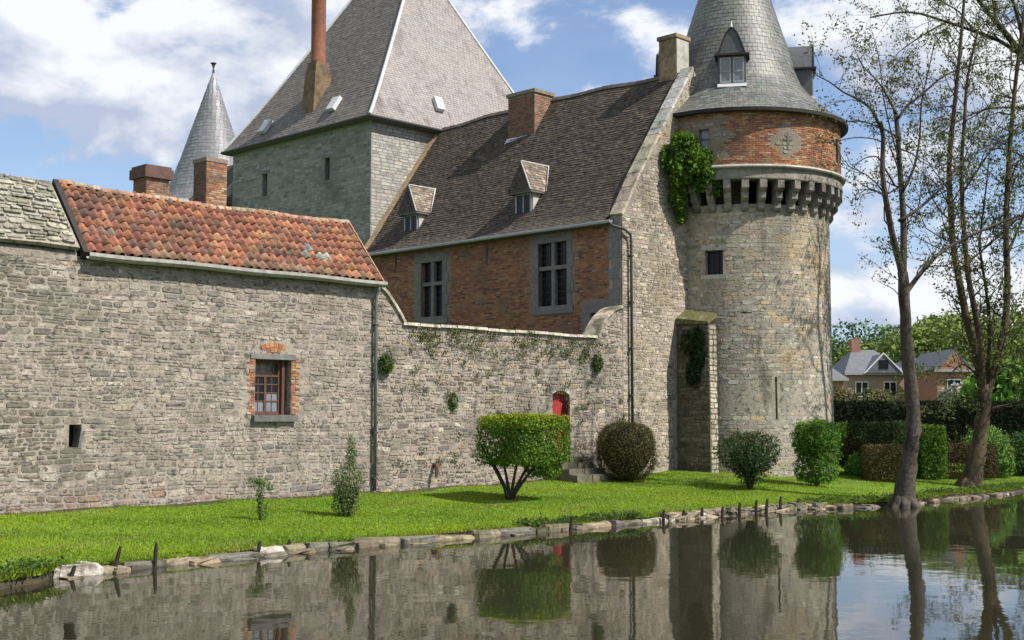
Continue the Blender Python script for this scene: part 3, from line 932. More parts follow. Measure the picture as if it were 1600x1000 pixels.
# ------------------------------------------------------------------ manor house
def house():
    T = Thing('manor_house', 'brick manor house with a steep dark tiled roof and pale stone gable', 'building', (9.6, 7, .65))
    U0 = 5.44
    ez, rz, ru = 9.62, 15.58, 9.62
    prof = [(5.42, 9.6), (5.75, 10.10), (6.43, 11.18), (7.54, 12.72), (8.31, 13.80), (ru, rz)]
    def mir(p): return (2 * ru - p[0], p[1])
    poly = [(5.42, .1)] + prof + [mir(p) for p in prof[-2::-1]] + [(2 * ru - 5.42, .1)]
    b = B().prism([(u, 0, z) for u, z in poly], (0, .6, 0))
    gw = T.part('gable_wall', b, 'tower_mortar')
    us = [p[0] for p in prof]; zs = [p[1] for p in prof]
    top = lambda s: float(np.interp(s, us, zs))
    f = lambda s, t, d: (s, -d, t)
    T.pieces('stone', rubble(f, 5.43, 9.9, .5, 15.5, pal_gable, (.12, .40), (.07, .16), .016, (.003, .016), [(8.42, 8.92, .3, 6.3)], lambda s, t: t < (top(s) if s < ru else 15) - .07, .04, .3, seed=41), 'rubble', gw)
    # coping along the rake
    rr = random.Random(6)
    its = []
    for i in range(len(prof) - 1):
        (x0, z0), (x1, z1) = prof[i], prof[i + 1]
        n = max(1, int(math.hypot(x1 - x0, z1 - z0) / .55))
        for k in range(n):
            a, c = (k + .02) / n, (k + .98) / n
            p, q = lerp((x0, z0), (x1, z1), a), lerp((x0, z0), (x1, z1), c)
            ln = math.hypot(x1 - x0, z1 - z0); nx, nz = -(z1 - z0) / ln * .1, (x1 - x0) / ln * .1
            V = [(p[0], -.05, p[1]), (q[0], -.05, q[1]), (q[0], .5, q[1]), (p[0], .5, p[1]), (p[0] + nx, -.04, p[1] + nz), (q[0] + nx, -.04, q[1] + nz), (q[0] + nx, .5, q[1] + nz), (p[0] + nx, .5, p[1] + nz)]
            its.append((V, [(0, 3, 2, 1), (4, 5, 6, 7), (0, 1, 5, 4), (1, 2, 6, 5), (2, 3, 7, 6), (3, 0, 4, 7)], jit((.40, .385, .35) if z0 > 12 else (.38, .33, .25), rr, .15)))
    T.pieces('coping_stone', its, 'bank_stone', gw)
    # ---- facade
    fb = lambda s, t, d: (U0 - d, s, t)
    wins = [(2.56, 3.96, 6.67, 8.97), (9.10, 10.36, 6.64, 8.82)]
    opn = wins + [(.72, 1.45, 5.3, 6.30)]
    b = B()
    panel(b, fb, [.6, 2, 4, 6, 8, 10, 12, 13.98], [.1, 5, 7, 9.55], opn, .3)
    b.add([(13.8, .6, .1), (13.8, 13.98, .1), (13.8, 13.98, 9.55), (13.8, .6, 9.55)], [(0, 1, 2, 3)])
    fw = T.part('facade_wall', b, 'brick_mortar')
    frames = [(w[0] - .34, w[1] + .34, w[2] - .34, w[3] + .36) for w in wins] + [(.35, 1.8, 5.2, 6.75), (0, .62, 0, 10)]
    b = B()
    for it in bricks(fb, .62, 13.95, 5.0, 9.5, pal_brick, .225, .074, .012, frames, None, (.004, .012), 51): b.add(*it)
    T.part('brickwork', b, 'brick', fw, stuff=True)
    # stone frames: quoin-like blocks round the openings
    for wi, w in enumerate(wins):
        s0, s1, t0, t1 = w
        wn = T.part('window', B().box((U0 + .2, s0, t0), (U0 + .215, s1, t1)), 'glass', None)
        t = t0; k = 0
        while t < t1 - .05:
            hh = min((t1 - t0) / 5, t1 - t)
            for (a, c) in ((s0 - (.32 if k % 2 else .22), s0), (s1, s1 + (.22 if k % 2 else .32))):
                T.part('frame_block', B().box((U0 - .02 - rr.uniform(0, .01), a, t + .004), (U0 + .18, c, t + hh - .004)), 'dressed', wn)
            t += hh; k += 1
        T.part('lintel', B().box((U0 - .03, s0 - .30, t1 + .004), (U0 + .18, s1 + .30, t1 + .33)), 'dressed', wn)
        T.part('sill', B().box((U0 - .06, s0 - .30, t0 - .30), (U0 + .18, s1 + .30, t0 - .004)), 'dressed', wn)
        sm = (s0 + s1) / 2; tm = t0 + (t1 - t0) * .60
        T.part('mullion', B().box((U0 + .02, sm - .075, t0), (U0 + .18, sm + .075, t1)), 'dressed', wn)
        b = B()
        for (a, c) in ((s0, sm - .076), (sm + .076, s1)): b.box((U0 + .022, a, tm - .07), (U0 + .178, c, tm + .07))
        T.part('transom', b, 'dressed', wn)
        b = B()
        for (a, c) in ((s0, sm - .076), (sm + .076, s1)):
            for (d, e) in ((t0, tm - .07), (tm + .07, t1)):
                for k in range(1, 3): b.box((U0 + .185, a + (c - a) * k / 3 - .008, d), (U0 + .199, a + (c - a) * k / 3 + .008, e))
                n = 5 if d == t0 else 4
                for k in range(1, n): b.box((U0 + .186, a, d + (e - d) * k / n - .008), (U0 + .198, c, d + (e - d) * k / n + .008))
        T.part('lead_bars', b, 'pipe_dark', wn)
    # the half-hidden opening by the ramp
    od = T.part('low_opening', B().box((U0 + .22, .72, 5.3), (U0 + .24, 1.45, 6.3)), 'void')
    T.part('lintel', B().box((U0 - .03, .40, 6.305), (U0 + .15, 1.8, 6.68)), 'dressed', od)
    T.part('frame_block', B().box((U0 - .025, 1.455, 5.3), (U0 + .15, 1.76, 6.30)), 'dressed', od)
    T.part('frame_block', B().box((U0 - .025, .42, 5.3), (U0 + .15, .715, 6.30)), 'dressed', od)
    # quoins at the corner
    t = 6.35; k = 0
    while t < 9.4:
        hh = min(.36, 9.42 - t)
        T.part('quoin', B().box((U0 - .045 - rr.uniform(0, .01), .06, t + .004), (U0 - .023, .62 if k % 2 else .42, t + hh - .004)), 'dressed', fw)
        t += hh; k += 1
    T.part('wall_tie', B().box((U0 - .03, 6.6, 8.45), (U0 - .005, 6.66, 9.2)), 'pipe_dark', fw)
    T.part('wall_tie', B().box((U0 - .03, 11.9, 8.6), (U0 - .005, 11.96, 9.3)), 'pipe_dark', fw)
    # ---- roof, slightly bell-cast and sagging
    RP = [(4.98, 9.40), (5.50, 9.78), (6.0, 10.42), (6.43, 11.05), (7.54, 12.60), (8.31, 13.68), (ru, 15.46)]
    acc = [0]
    for i in range(len(RP) - 1): acc.append(acc[-1] + math.dist(RP[i], RP[i + 1]))
    LT = acc[-1]
    wave = lambda v, k: (.20 * math.sin(math.pi * clamp(v / 14)) + .03 * math.sin(v * 1.9)) * k
    def rf(s, t, d):                         # s along v, t up the slope
        u, z = float(np.interp(t, acc, [p[0] for p in RP])), float(np.interp(t, acc, [p[1] for p in RP]))
        return (u - .82 * d, s, z + .57 * d + wave(s, (t / LT) ** 2) - .02 * math.sin(s * .9) * (1 - t / LT))
    b = B()
    vsn = [.5 + i * 13.45 / 14 for i in range(15)]
    for i in range(14):
        for j in range(len(acc) - 1):
            a, c = vsn[i], vsn[i + 1]
            b.add([rf(a, acc[j], 0), rf(c, acc[j], 0), rf(c, acc[j + 1], 0), rf(a, acc[j + 1], 0)], [(0, 3, 2, 1)])
            q = [rf(a, acc[j], 0), rf(c, acc[j], 0), rf(c, acc[j + 1], 0), rf(a, acc[j + 1], 0)]
            b.add([(2 * ru - p[0], p[1], p[2]) for p in q], [(0, 1, 2, 3)])
        a, c = vsn[i], vsn[i + 1]
        b.add([rf(a, 0, 0), rf(c, 0, 0), rf(c, 0, -.12), rf(a, 0, -.12), (5.44, a, 9.30), (5.44, c, 9.30)], [(0, 1, 2, 3), (3, 2, 5, 4)])
    roof = T.part('roof', b, 'slate')
    b = B()
    def ps(s, t, r):
        q = r.random()
        c = (.064, .052, .042) if q < .7 else ((.095, .075, .056) if q < .9 else (.042, .035, .029))
        return jit(lerp(c, (.115, .10, .08), clamp(.5 - t / 1.6)), r, .22)
    shingles(b, rf, 0, LT - .03, .125, .17, lambda t: (.5, 13.95), ps, lift=.022, seed=61)
    T.part('roof_tiles', b, 'shingle', roof, stuff=True)
    b = B()
    for i in range(32):
        a = .5 + 13.45 * i / 32; c = a + 13.45 / 32
        z = rf(a, LT, 0)[2]; z2 = rf(c, LT, 0)[2]
        V = [(ru - .15, a, z - .12), (ru - .08, a, z + .02), (ru + .08, a, z + .02), (ru + .15, a, z - .12), (ru - .15, c, z2 - .12), (ru - .08, c, z2 + .035), (ru + .08, c, z2 + .035), (ru + .15, c, z2 - .12)]
        T.part('ridge_tile', B().add(V, [(0, 1, 5, 4), (1, 2, 6, 5), (2, 3, 7, 6), (0, 3, 2, 1), (4, 5, 6, 7)], jit((.13, .11, .09), rr)), 'shingle', roof)
    b = B()
    ring = [(-.07, .04), (-.075, 0), (-.04, -.05), (.02, -.06), (.07, -.03), (.08, .04), (.065, .04), (.055, -.02), (.02, -.045), (-.03, -.035), (-.058, 0), (-.055, .04)]
    k = len(ring)
    pts = [(4.96, .12 + 13.85 * i / 14, 9.37) for i in range(15)]
    b.add([(p[0] + x, p[1], p[2] + z) for p in pts for (x, z) in ring], [(i * k + j, (i + 1) * k + j, (i + 1) * k + (j + 1) % k, i * k + (j + 1) % k) for i in range(14) for j in range(k)] + [tuple(range(k)), tuple(range(14 * k, 15 * k))[::-1]])
    T.part('gutter', b, 'zinc')
    # verge against the keep: a pale strip of flashing
    b = B()
    for j in range(len(acc) - 1):
        b.hexa([rf(13.72, acc[j], .0), rf(13.97, acc[j], .0), rf(13.97, acc[j + 1], .0), rf(13.72, acc[j + 1], .0), rf(13.72, acc[j], .035), rf(13.97, acc[j], .09), rf(13.97, acc[j + 1], .09), rf(13.72, acc[j + 1], .035)])
    T.part('flashing', b, 'chimney_stone', roof)
    dpp = T.part('downpipe', B().tube([(4.98, .2, 9.33), (5.0, .08, 9.2), (5.35, -.12, 9.12), (5.72, -.13, 8.95), (5.76, -.12, 8.7), (5.76, -.12, .75)], .05, 8), 'pipe_dark', smooth=True)
    for z in (8.2, 6.6, 5.0, 3.4, 1.9): T.part('pipe_bracket', B().box((5.69, -.18, z), (5.83, 0, z + .05)), 'pipe_dark', dpp)
    # ---- ridge chimney
    b = B().box((8.5, 7.02, 13.4), (9.62, 8.5, 15.75))
    ch = T.part('chimney', b, 'brick_mortar')
    its = bricks(lambda s, t, d: (8.5 - d, s, t), 7.02, 8.5, 13.95, 15.72, pal_ch, .23, .075, .012, dp=(.005, .015), seed=71)
    its += bricks(lambda s, t, d: (s, 7.02 - d, t), 8.5, 9.62, 13.95, 15.72, pal_ch2, .23, .075, .012, dp=(.005, .015), seed=72)
    b = B()
    for i in its: b.add(*i)
    T.part('brickwork', b, 'brick', ch, stuff=True)
    T.part('cap', B().box((8.44, 6.96, 15.755), (9.68, 8.56, 15.9)), 'brick_mortar', ch)
    T.part('apron', B().hexa([(8.38, 6.95, 13.75), (8.38, 8.56, 13.75), (8.53, 8.56, 13.96), (8.53, 6.95, 13.96), (8.33, 6.95, 13.82), (8.33, 8.56, 13.82), (8.485, 8.56, 14.06), (8.485, 6.95, 14.06)]), 'lead', ch)
    # ---- gable chimney by the tower
    ch = T.part('gable_chimney', B().box((9.42, .62, 15.2), (10.2, 1.42, 16.85)), 'chimney_stone')
    T.part('cap', B().box((9.36, .56, 16.855), (10.26, 1.48, 17.0)), 'chimney_stone', ch)
    T.part('pale_face', B().box((9.44, .598, 15.5), (10.18, .617, 16.84)), 'dressed_pale', ch)
    # ---- two dormers
    for k, (vc, z0) in enumerate(((5.16, 10.0), (11.55, 9.92))):
        fu = 5.92
        wd, hh = .44, 1.08
        dm = B().box((fu, vc - wd, z0 - .1), (fu + .06, vc + wd, z0 + hh))
        for s in (-1, 1):
            v_ = vc + s * wd
            dm.prism([(fu + .06, v_, z0 - .1), (fu + .06, v_, z0 + hh), (fu + 1.05, v_, z0 + hh)], (0, -s * .05, 0))
        d = T.part('dormer', dm, 'grey_paint')
        T.part('pane', B().box((fu - .012, vc - wd + .1, z0 + .12), (fu - .004, vc + wd - .1, z0 + hh - .1)), 'glass', d)
        T.part('glazing_frame', B().box((fu - .03, vc - wd + .03, z0 + .03), (fu - .002, vc - wd + .1, z0 + hh - .03)).box((fu - .03, vc + wd - .1, z0 + .03), (fu - .002, vc + wd - .03, z0 + hh - .03)).box((fu - .028, vc - .03, z0 + .1), (fu - .004, vc + .03, z0 + hh - .1)), 'grey_paint', d)
        for s in (-1, 1):                    # cheeks
            v_ = vc + s * wd
            T.part('cheek', B().prism([(fu + .02, v_, z0 - .08), (fu + .02, v_, z0 + hh - .01), (fu + 1.02, v_, z0 + hh - .01)], (0, s * .03, 0)), 'dressed_pale', d)
        ea, ez_ = .16, z0 + hh + .02
        a0, b0, b1 = fu - .24, vc - wd - ea, vc + wd + ea
        top_z = ez_ + 1.14
        ue = float(np.interp(ez_, [p[1] for p in RP], [p[0] for p in RP])) + .1
        ur = float(np.interp(top_z, [p[1] for p in RP], [p[0] for p in RP])) + .1
        b = B()
        rp = [(a0, b0, ez_), (a0, b1, ez_), (ue, b1, ez_), (ue, b0, ez_), (a0 + .12, vc, top_z), (ur, vc, top_z)]
        b.add(rp, [(0, 1, 4), (0, 4, 5, 3), (1, 2, 5, 4), (0, 3, 2, 1), (3, 5, 2)])
        b.add([(a0, b0, ez_ - .07), (a0, b1, ez_ - .07), (ue, b1, ez_ - .07), (ue, b0, ez_ - .07), *rp[:4]], [(0, 1, 5, 4), (1, 2, 6, 5), (3, 0, 4, 7)])
        dr = T.part('dormer_roof', b, 'slate', d)
        b = B()
        Lh = math.dist((a0 + .12, vc, top_z), (a0, vc, ez_))
        def ff(s, t, dd):
            q = t / Lh; return (a0 + .12 * q - dd, vc + s, ez_ + (top_z - ez_) * q)
        shingles(b, ff, 0, Lh, .11, .13, lambda t: (-(wd + ea) * (1 - t / Lh) - .001, (wd + ea) * (1 - t / Lh) + .001), lambda s, t, r: jit((.075, .062, .052), r, .25), seed=80 + k)
        Lr = math.dist((vc, top_z), (b0, ez_))
        def fr(s, t, dd):
            q = t / Lr; return (s, b0 + (vc - b0) * q - .88 * dd, ez_ + (top_z - ez_) * q + .45 * dd)
        shingles(b, fr, 0, Lr, .12, .15, lambda t: (a0 + .12 * t / Lr, ue + (ur - ue) * t / Lr), lambda s, t, r: jit((.17, .135, .105) if r.random() < .7 else (.26, .21, .165), r, .35), seed=90 + k)  # right slope's tiles paler, its sunlit tone put into the colour
        T.part('roof_tiles', b, 'shingle', d, stuff=True)
        T.part('hip_lead', B().tube([(a0 - .01, b0, ez_ + .02), (a0 + .11, vc, top_z + .02)], .035, 5).tube([(a0 + .11, vc, top_z + .03), (ur, vc, top_z + .03)], .04, 5), 'dressed_pale', d)
        T.part('valley_lead', B().hexa([(ue - .10, b0 - .03, ez_ - .02), (ue + .12, b0 - .03, ez_ - .02), (ur + .08, vc - .03, top_z), (ur - .14, vc - .03, top_z), (ue - .12, b0 - .07, ez_ + .04), (ue + .10, b0 - .07, ez_ + .04), (ur + .06, vc - .07, top_z + .06), (ur - .16, vc - .07, top_z + .06)]), 'lead', d)



house()


# ------------------------------------------------------------------ the keep
def keep():
    T = Thing('keep', 'square grey stone keep under a huge steep slate pyramid roof', 'tower', (11.4, 19.3, .6))
    u0, u1, v0, v1, zt = 5.78, 17.0, 14.0, 24.4, 15.3
    fl = lambda s, t, d: (u0 - d, s, t)
    fr = lambda s, t, d: (s, v0 - d, t)
    op = [(21.55, 21.95, 12.95, 14.02), (16.84, 17.2, 13.1, 14.1), (19.0, 19.2, 11.0, 11.9)]
    op = op[:2]
    b = B()
    panel(b, fl, [v0, 16, 18, 20, 22, v1], [.1, 5, 10, 13, zt], op, .5)
    panel(b, fr, [u0, 9, 13, u1], [.1, 5, 10, zt])
    b.add([(u1, v0, .1), (u1, v1, .1), (u1, v1, zt), (u1, v0, zt), (u0, v1, .1), (u0, v1, zt)], [(0, 1, 2, 3), (1, 4, 5, 2)])
    w = T.part('wall', b, 'keep_mortar')
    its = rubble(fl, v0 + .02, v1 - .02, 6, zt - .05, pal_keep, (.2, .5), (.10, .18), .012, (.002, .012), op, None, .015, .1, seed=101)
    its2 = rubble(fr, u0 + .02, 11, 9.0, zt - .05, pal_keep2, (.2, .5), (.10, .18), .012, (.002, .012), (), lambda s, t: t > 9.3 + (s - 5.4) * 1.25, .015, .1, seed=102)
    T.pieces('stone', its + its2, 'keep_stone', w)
    for o in op:
        q = T.part('slit_window', B().box((u0 + .42, o[0] + .003, o[2] + .003), (u0 + .45, o[1] - .003, o[3] - .003)), 'void')
        T.part('lintel', B().box((u0 - .03, o[0] - .12, o[3] + .003), (u0 + .1, o[1] + .12, o[3] + .16)), 'dressed', q)
        T.part('sill', B().box((u0 - .03, o[0] - .1, o[2] - .13), (u0 + .1, o[1] + .1, o[2] - .003)), 'dressed', q)
    # roof: bell-cast pyramid with a short ridge
    e = .38
    rings = [(0, 15.42), (.22, 15.74), (.5, 16.16), (1, 17.0)]
    cu, cv, zr = 11.35, 17.5, 24.95
    def ring(k, z):                          # rectangle at height fraction
        q = (z - 15.42) / (zr - 15.42)
        q = q ** .94 if q > 0 else 0
        a = (u0 - e) + (cu - (u0 - e)) * q; c = (u1 + e) + (cu - (u1 + e)) * q
        d = (v0 - e) + (cv - (v0 - e)) * q; f_ = (v1 + e) + (cv + 3.0 - (v1 + e)) * q
        return a, c, d, f_
    zs = [15.42, 15.8, 16.3, 17.2, 19, 21, 23, zr]
    b = B()
    for i in range(len(zs) - 1):
        A, Q = ring(0, zs[i]), ring(0, zs[i + 1])
        lo = [(A[0], A[2], zs[i]), (A[1], A[2], zs[i]), (A[1], A[3], zs[i]), (A[0], A[3], zs[i])]
        hi = [(Q[0], Q[2], zs[i + 1]), (Q[1], Q[2], zs[i + 1]), (Q[1], Q[3], zs[i + 1]), (Q[0], Q[3], zs[i + 1])]
        b.add(lo + hi, [(k, (k + 1) % 4, 4 + (k + 1) % 4, 4 + k) for k in range(4)])
    A = ring(0, 15.42)
    b.add([(A[0], A[2], 15.42), (A[1], A[2], 15.42), (A[1], A[3], 15.42), (A[0], A[3], 15.42), (A[0], A[2], 15.3), (A[1], A[2], 15.3), (A[1], A[3], 15.3), (A[0], A[3], 15.3)], [(0, 4, 5, 1), (1, 5, 6, 2), (2, 6, 7, 3), (3, 7, 4, 0), (4, 7, 6, 5)])
    roof = T.part('roof', b, 'slate')
    zlen = zr - 15.42
    def zt_(t): return 15.42 + t * .855
    def ffl(s, t, d):
        z = zt_(t); A = ring(0, z); return (A[0] - .85 * d, s, z + .52 * d)
    def ffr(s, t, d):
        z = zt_(t); A = ring(0, z); return (s, A[2] - .85 * d, z + .5 * d)
    tm = zlen / .855
    b = B()
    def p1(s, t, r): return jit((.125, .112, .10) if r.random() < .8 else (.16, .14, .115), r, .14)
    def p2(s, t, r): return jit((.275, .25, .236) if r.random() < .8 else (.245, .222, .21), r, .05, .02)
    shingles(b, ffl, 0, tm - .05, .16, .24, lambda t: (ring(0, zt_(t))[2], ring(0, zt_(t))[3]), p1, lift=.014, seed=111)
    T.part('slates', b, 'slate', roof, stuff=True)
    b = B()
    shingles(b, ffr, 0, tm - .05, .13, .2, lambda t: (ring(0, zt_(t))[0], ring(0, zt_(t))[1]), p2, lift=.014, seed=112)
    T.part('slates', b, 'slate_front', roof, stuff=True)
    for (i, j) in ((0, 2), (1, 2), (0, 3)):
        pts = [(ring(0, z)[i], ring(0, z)[j], z + .03) for z in zs]
        T.part('hip_lead', B().tube(pts, .075, 6), 'lead', roof)
    T.part('ridge_lead', B().tube([(cu, cv, zr + .03), (cu, cv + 3, zr + .03)], .09, 6), 'lead', roof)
    b = B()
    A = ring(0, 15.42)
    b.tube([(A[0] - .05, A[3], 15.38), (A[0] - .05, A[2] - .05, 15.38), (A[1], A[2] - .05, 15.38)], .06, 6)
    T.part('gutter', b, 'pipe_dark', roof)
    # roof lights
    def sky_l(v, z):
        A0, A1 = ring(0, z), ring(0, z + .62)
        du = A1[0] - A0[0]
        P = [(A0[0] - .03, v - .25, z), (A0[0] - .03, v + .25, z), (A1[0] - .03, v + .25, z + .62), (A1[0] - .03, v - .25, z + .62)]
        o = T.part('skylight', B().hexa(P + [(p[0] - .16, p[1], p[2] + .10) for p in P]), 'lead', roof)
        return o
    sky_l(21.95, 15.95); sky_l(16.95, 16.2)
    A0, A1 = ring(0, 16.35), ring(0, 16.95)
    P = [(9.5, A0[2] - .03, 16.35), (9.95, A0[2] - .03, 16.35), (9.95, A1[2] - .03, 16.95), (9.5, A1[2] - .03, 16.95)]
    T.part('skylight', B().hexa(P + [(p[0], p[1] - .16, p[2] + .10) for p in P]), 'lead', roof)
    # tall chimney: stone pedestal and a long red flue
    b = B().hexa([(6.15, 18.6, 16.3), (7.35, 18.6, 16.3), (7.35, 19.5, 16.3), (6.15, 19.5, 16.3), (6.3, 18.65, 18.3), (7.2, 18.65, 18.3), (7.2, 19.45, 18.3), (6.3, 19.45, 18.3)])
    b.hexa([(6.3, 18.65, 18.3), (7.2, 18.65, 18.3), (7.2, 19.45, 18.3), (6.3, 19.45, 18.3), (6.42, 18.72, 18.95), (7.08, 18.72, 18.95), (7.08, 19.38, 18.95), (6.42, 19.38, 18.95)])
    ch = T.part('chimney', b, 'chimney_base')
    T.part('flue', B().lathe([(.34, 18.9), (.36, 19.05), (.335, 19.1), (.33, 23.8), (.37, 23.85), (.37, 24.05), (.3, 24.1), (.28, 23.9)], (6.75, 19.05), 20), 'flue_red', ch, smooth=True)


keep()


# ------------------------------------------------------------------ round tower
def tower():
    cx, cy = 12.6, .2
    T = Thing('round_tower', 'round stone corner tower with brick top, corbels and conical slate roof', 'tower', (cx, cy, .6))
    # angle (in castle frame) that faces the camera
    camu, camv, _ = UV(0, 0)
    FA = math.atan2(camv - cy, camu - cx)
    def ring(R):
        return lambda s, t, d: (cx + (R(t) + d) * math.cos(FA + s / 3.47), cy + (R(t) + d) * math.sin(FA + s / 3.47), t)
    RS = lambda t: 3.47 + .10 * clamp((3 - t) / 3) + .02 * clamp((7 - t) / 7)
    f = ring(RS)                             # s: metres round the shaft, growing to the right as seen from the pond
    # angles grow anticlockwise seen from above; from outside that runs to the right
    opn = [(-1.16, -.50, 7.78, 8.66), (1.30, 1.38, 2.6, 4.1), (.1, .5, 6.36, 6.40), (-.3, -.04, 6.25, 6.28)]
    half = math.pi * 3.47
    b = B()
    panel(b, f, [-half + i * half / 32 for i in range(65)], [.1, 2, 4, 6, 8, 10.3], opn, .4)
    sh = T.part('shaft', b, 'tower_mortar')
    T.pieces('stone', rubble(f, -5.2, 5.2, .45, 10.15, pal_tower, (.16, .46), (.09, .18), .010, (.001, .009), opn, None, .012, .1, seed=121), 'tower_stone', sh)
    wn = T.part('square_window', B().add([f(a, c, -.3) for a, c in ((-1.16, 7.78), (-.5, 7.78), (-.5, 8.66), (-1.16, 8.66))], [(0, 1, 2, 3)]), 'glass')
    b = B()
    for k in range(1, 3):
        b.hexa([f(-1.16 + .22 * k - .015, 7.78, -.29), f(-1.16 + .22 * k + .015, 7.78, -.29), f(-1.16 + .22 * k + .015, 7.78, -.26), f(-1.16 + .22 * k - .015, 7.78, -.26), f(-1.16 + .22 * k - .015, 8.66, -.29), f(-1.16 + .22 * k + .015, 8.66, -.29), f(-1.16 + .22 * k + .015, 8.66, -.26), f(-1.16 + .22 * k - .015, 8.66, -.26)])
    T.part('bars', b, 'pipe_dark', wn)
    def slab(a, c, t0, t1, d0, d1, ff=f):
        return B().hexa([ff(a, t0, d0), ff(c, t0, d0), ff(c, t0, d1), ff(a, t0, d1), ff(a, t1, d0), ff(c, t1, d0), ff(c, t1, d1), ff(a, t1, d1)])
    T.part('lintel', slab(-1.3, -.36, 8.665, 8.86, -.05, .03), 'dressed_pale', wn)
    T.part('sill', slab(-1.3, -.36, 7.62, 7.775, -.05, .04), 'dressed_pale', wn)
    T.part('slit_back', B().add([f(a, c, -.38) for a, c in ((1.3, 2.6), (1.38, 2.6), (1.38, 4.1), (1.3, 4.1))], [(0, 1, 2, 3)]), 'void', sh)
    # ---- corbel table
    rr = random.Random(12)
    NB = 38
    cb = None
    V, F = [], []
    hw = .125
    prof = [(3.40, 10.02), (3.56, 10.05), (3.62, 10.14), (3.62, 10.34), (3.72, 10.40), (3.80, 10.48), (3.80, 10.68), (3.90, 10.74), (3.98, 10.82), (3.98, 11.12), (3.40, 11.12)]
    bb = B().prism([(r - 3.47, -hw, z - 10.5) for r, z in prof], (0, 2 * hw, 0))
    cme = mesh('corbel', bb.V, bb.F, 'dressed_corb', bb.C) if 'dressed_corb' in MATS else None
    for k in range(NB):
        a = FA + (k + .5) * 2 * math.pi / NB
        o = T.link('corbel', cme, sh)
        o.location = T.loc([(cx + 3.47 * math.cos(a), cy + 3.47 * math.sin(a), 10.5)])[0]
        o.rotation_euler = (0, rr.uniform(-.02, .02), a + rr.uniform(-.02, .02))
    b = B().lathe([(3.3, 11.125), (3.99, 11.125), (4.0, 11.16), (3.96, 11.5), (3.97, 11.52)], (cx, cy), 72)
    T.part('parapet_band', b, 'dressed_corb')
    b = B().lathe([(3.9, 11.52), (4.08, 11.525), (4.11, 11.57), (4.08, 11.63), (3.9, 11.66)], (cx, cy), 72)
    T.part('string_course', b, 'dressed_pale')
    # ---- brick drum
    RD = 3.93
    fd = lambda s, t, d: (cx + (RD + d) * math.cos(FA + s / RD), cy + (RD + d) * math.sin(FA + s / RD), t)
    hd = math.pi * RD
    dop = [(-1.32, -.92, 12.33, 13.0), (4.70, 5.05, 12.1, 13.0)]
    b = B()
    panel(b, fd, [-hd + i * hd / 32 for i in range(65)], [11.6, 12.5, 13.75], dop, .3)
    dr = T.part('brick_drum', b, 'brick_mortar')
    stones = [(-1.62, -.62, 12.05, 13.2), (1.42, 2.42, 12.05, 13.05)]
    def not_st(s, t):
        if -1.85 - .12 * math.sin(t * 11) < s < -.40 + .16 * math.sin(t * 9) and 11.9 < t < 13.32: return False
        return abs(s - 1.92) / .62 + abs(t - 12.52) / .62 > 1.0
    b = B()
    for it in bricks(fd, -hd, hd, 11.66, 13.7, pal_drum, .225, .074, .012, dop, not_st, (.004, .018), 131): b.add(*it)
    T.part('brickwork', b, 'brick', dr, stuff=True)
    its = rubble(fd, -1.9, -.3, 11.9, 13.3, lambda s, t, r: jit((.24, .225, .20), r, .25), (.2, .4), (.15, .24), .012, (.008, .02), dop, lambda s, t: not not_st(s, t), .01, 0, seed=132)
    its += rubble(fd, 1.25, 2.6, 11.85, 13.2, lambda s, t, r: jit((.30, .28, .20), r, .25), (.2, .36), (.14, .22), .012, (.008, .02), (), lambda s, t: abs(s - 1.92) / .66 + abs(t - 12.52) / .66 < 1.0, .01, 0, seed=133)
    T.pieces('stone', its, 'tower_stone', dr)
    bx = lambda a, c, t0, t1, d0, d1: slab(a, c, t0, t1, d0, d1, fd)
    T.part('loop_cross', bx(1.89, 1.95, 12.2, 12.85, .016, .024), 'dressed_dark', dr)
    T.part('loop_cross', bx(1.74, 2.10, 12.55, 12.61, .017, .025), 'dressed_dark', dr)
    w2 = T.part('drum_window', B().add([fd(a, c, -.15) for a, c in ((-1.32, 12.33), (-.92, 12.33), (-.92, 13.0), (-1.32, 13.0))], [(0, 1, 2, 3)]), 'grey_paint')
    T.part('frame', bx(-1.30, -1.26, 12.34, 12.99, -.14, -.10), 'dressed', w2)
    T.part('frame', bx(-1.26, -.94, 12.64, 12.68, -.14, -.10), 'dressed', w2)
    w3 = T.part('drum_window', B().add([fd(a, c, -.25) for a, c in ((4.70, 12.1), (5.05, 12.1), (5.05, 13.0), (4.70, 13.0))], [(0, 1, 2, 3)]), 'void')
    # ---- conical roof, bell-cast
    cp = [(4.22, 13.66), (3.72, 14.02), (3.22, 14.46), (2.78, 14.96), (2.52, 15.32), (2.36, 15.75), (2.24, 16.15), (2.07, 16.75), (1.47, 18.65), (.05, 23.2)]
    b = B().lathe([(3.95, 13.60), (4.20, 13.58)] + [(r - .02, z) for r, z in cp], (cx, cy), 64)
    rf = T.part('cone_roof', b, 'cone_slate')
    acc = [0]
    for i in range(len(cp) - 1): acc.append(acc[-1] + math.dist(cp[i], cp[i + 1]))
    def cr(t): return float(np.interp(t, acc, [p[0] for p in cp])), float(np.interp(t, acc, [p[1] for p in cp]))
    def fc(s, t, d):
        r, z = cr(t); return (cx + (r + d * .8) * math.cos(s), cy + (r + d * .8) * math.sin(s), z + d * .4)
    b = B()
    def pc(s, t, r): return jit((.125, .128, .118) if r.random() < .8 else (.09, .092, .085), r, .2)
    shingles(b, fc, 0, acc[-1] - .3, .17, .2, lambda t: (FA - math.pi, FA + math.pi), pc, lambda t: cr(t)[0], lift=.016, seed=141)
    T.part('slates', b, 'cone_slate', rf, stuff=True)
    T.part('eave_rim', B().lathe([(4.0, 13.54), (4.24, 13.54), (4.25, 13.665), (4.1, 13.70)], (cx, cy), 64), 'dark_wood', rf)
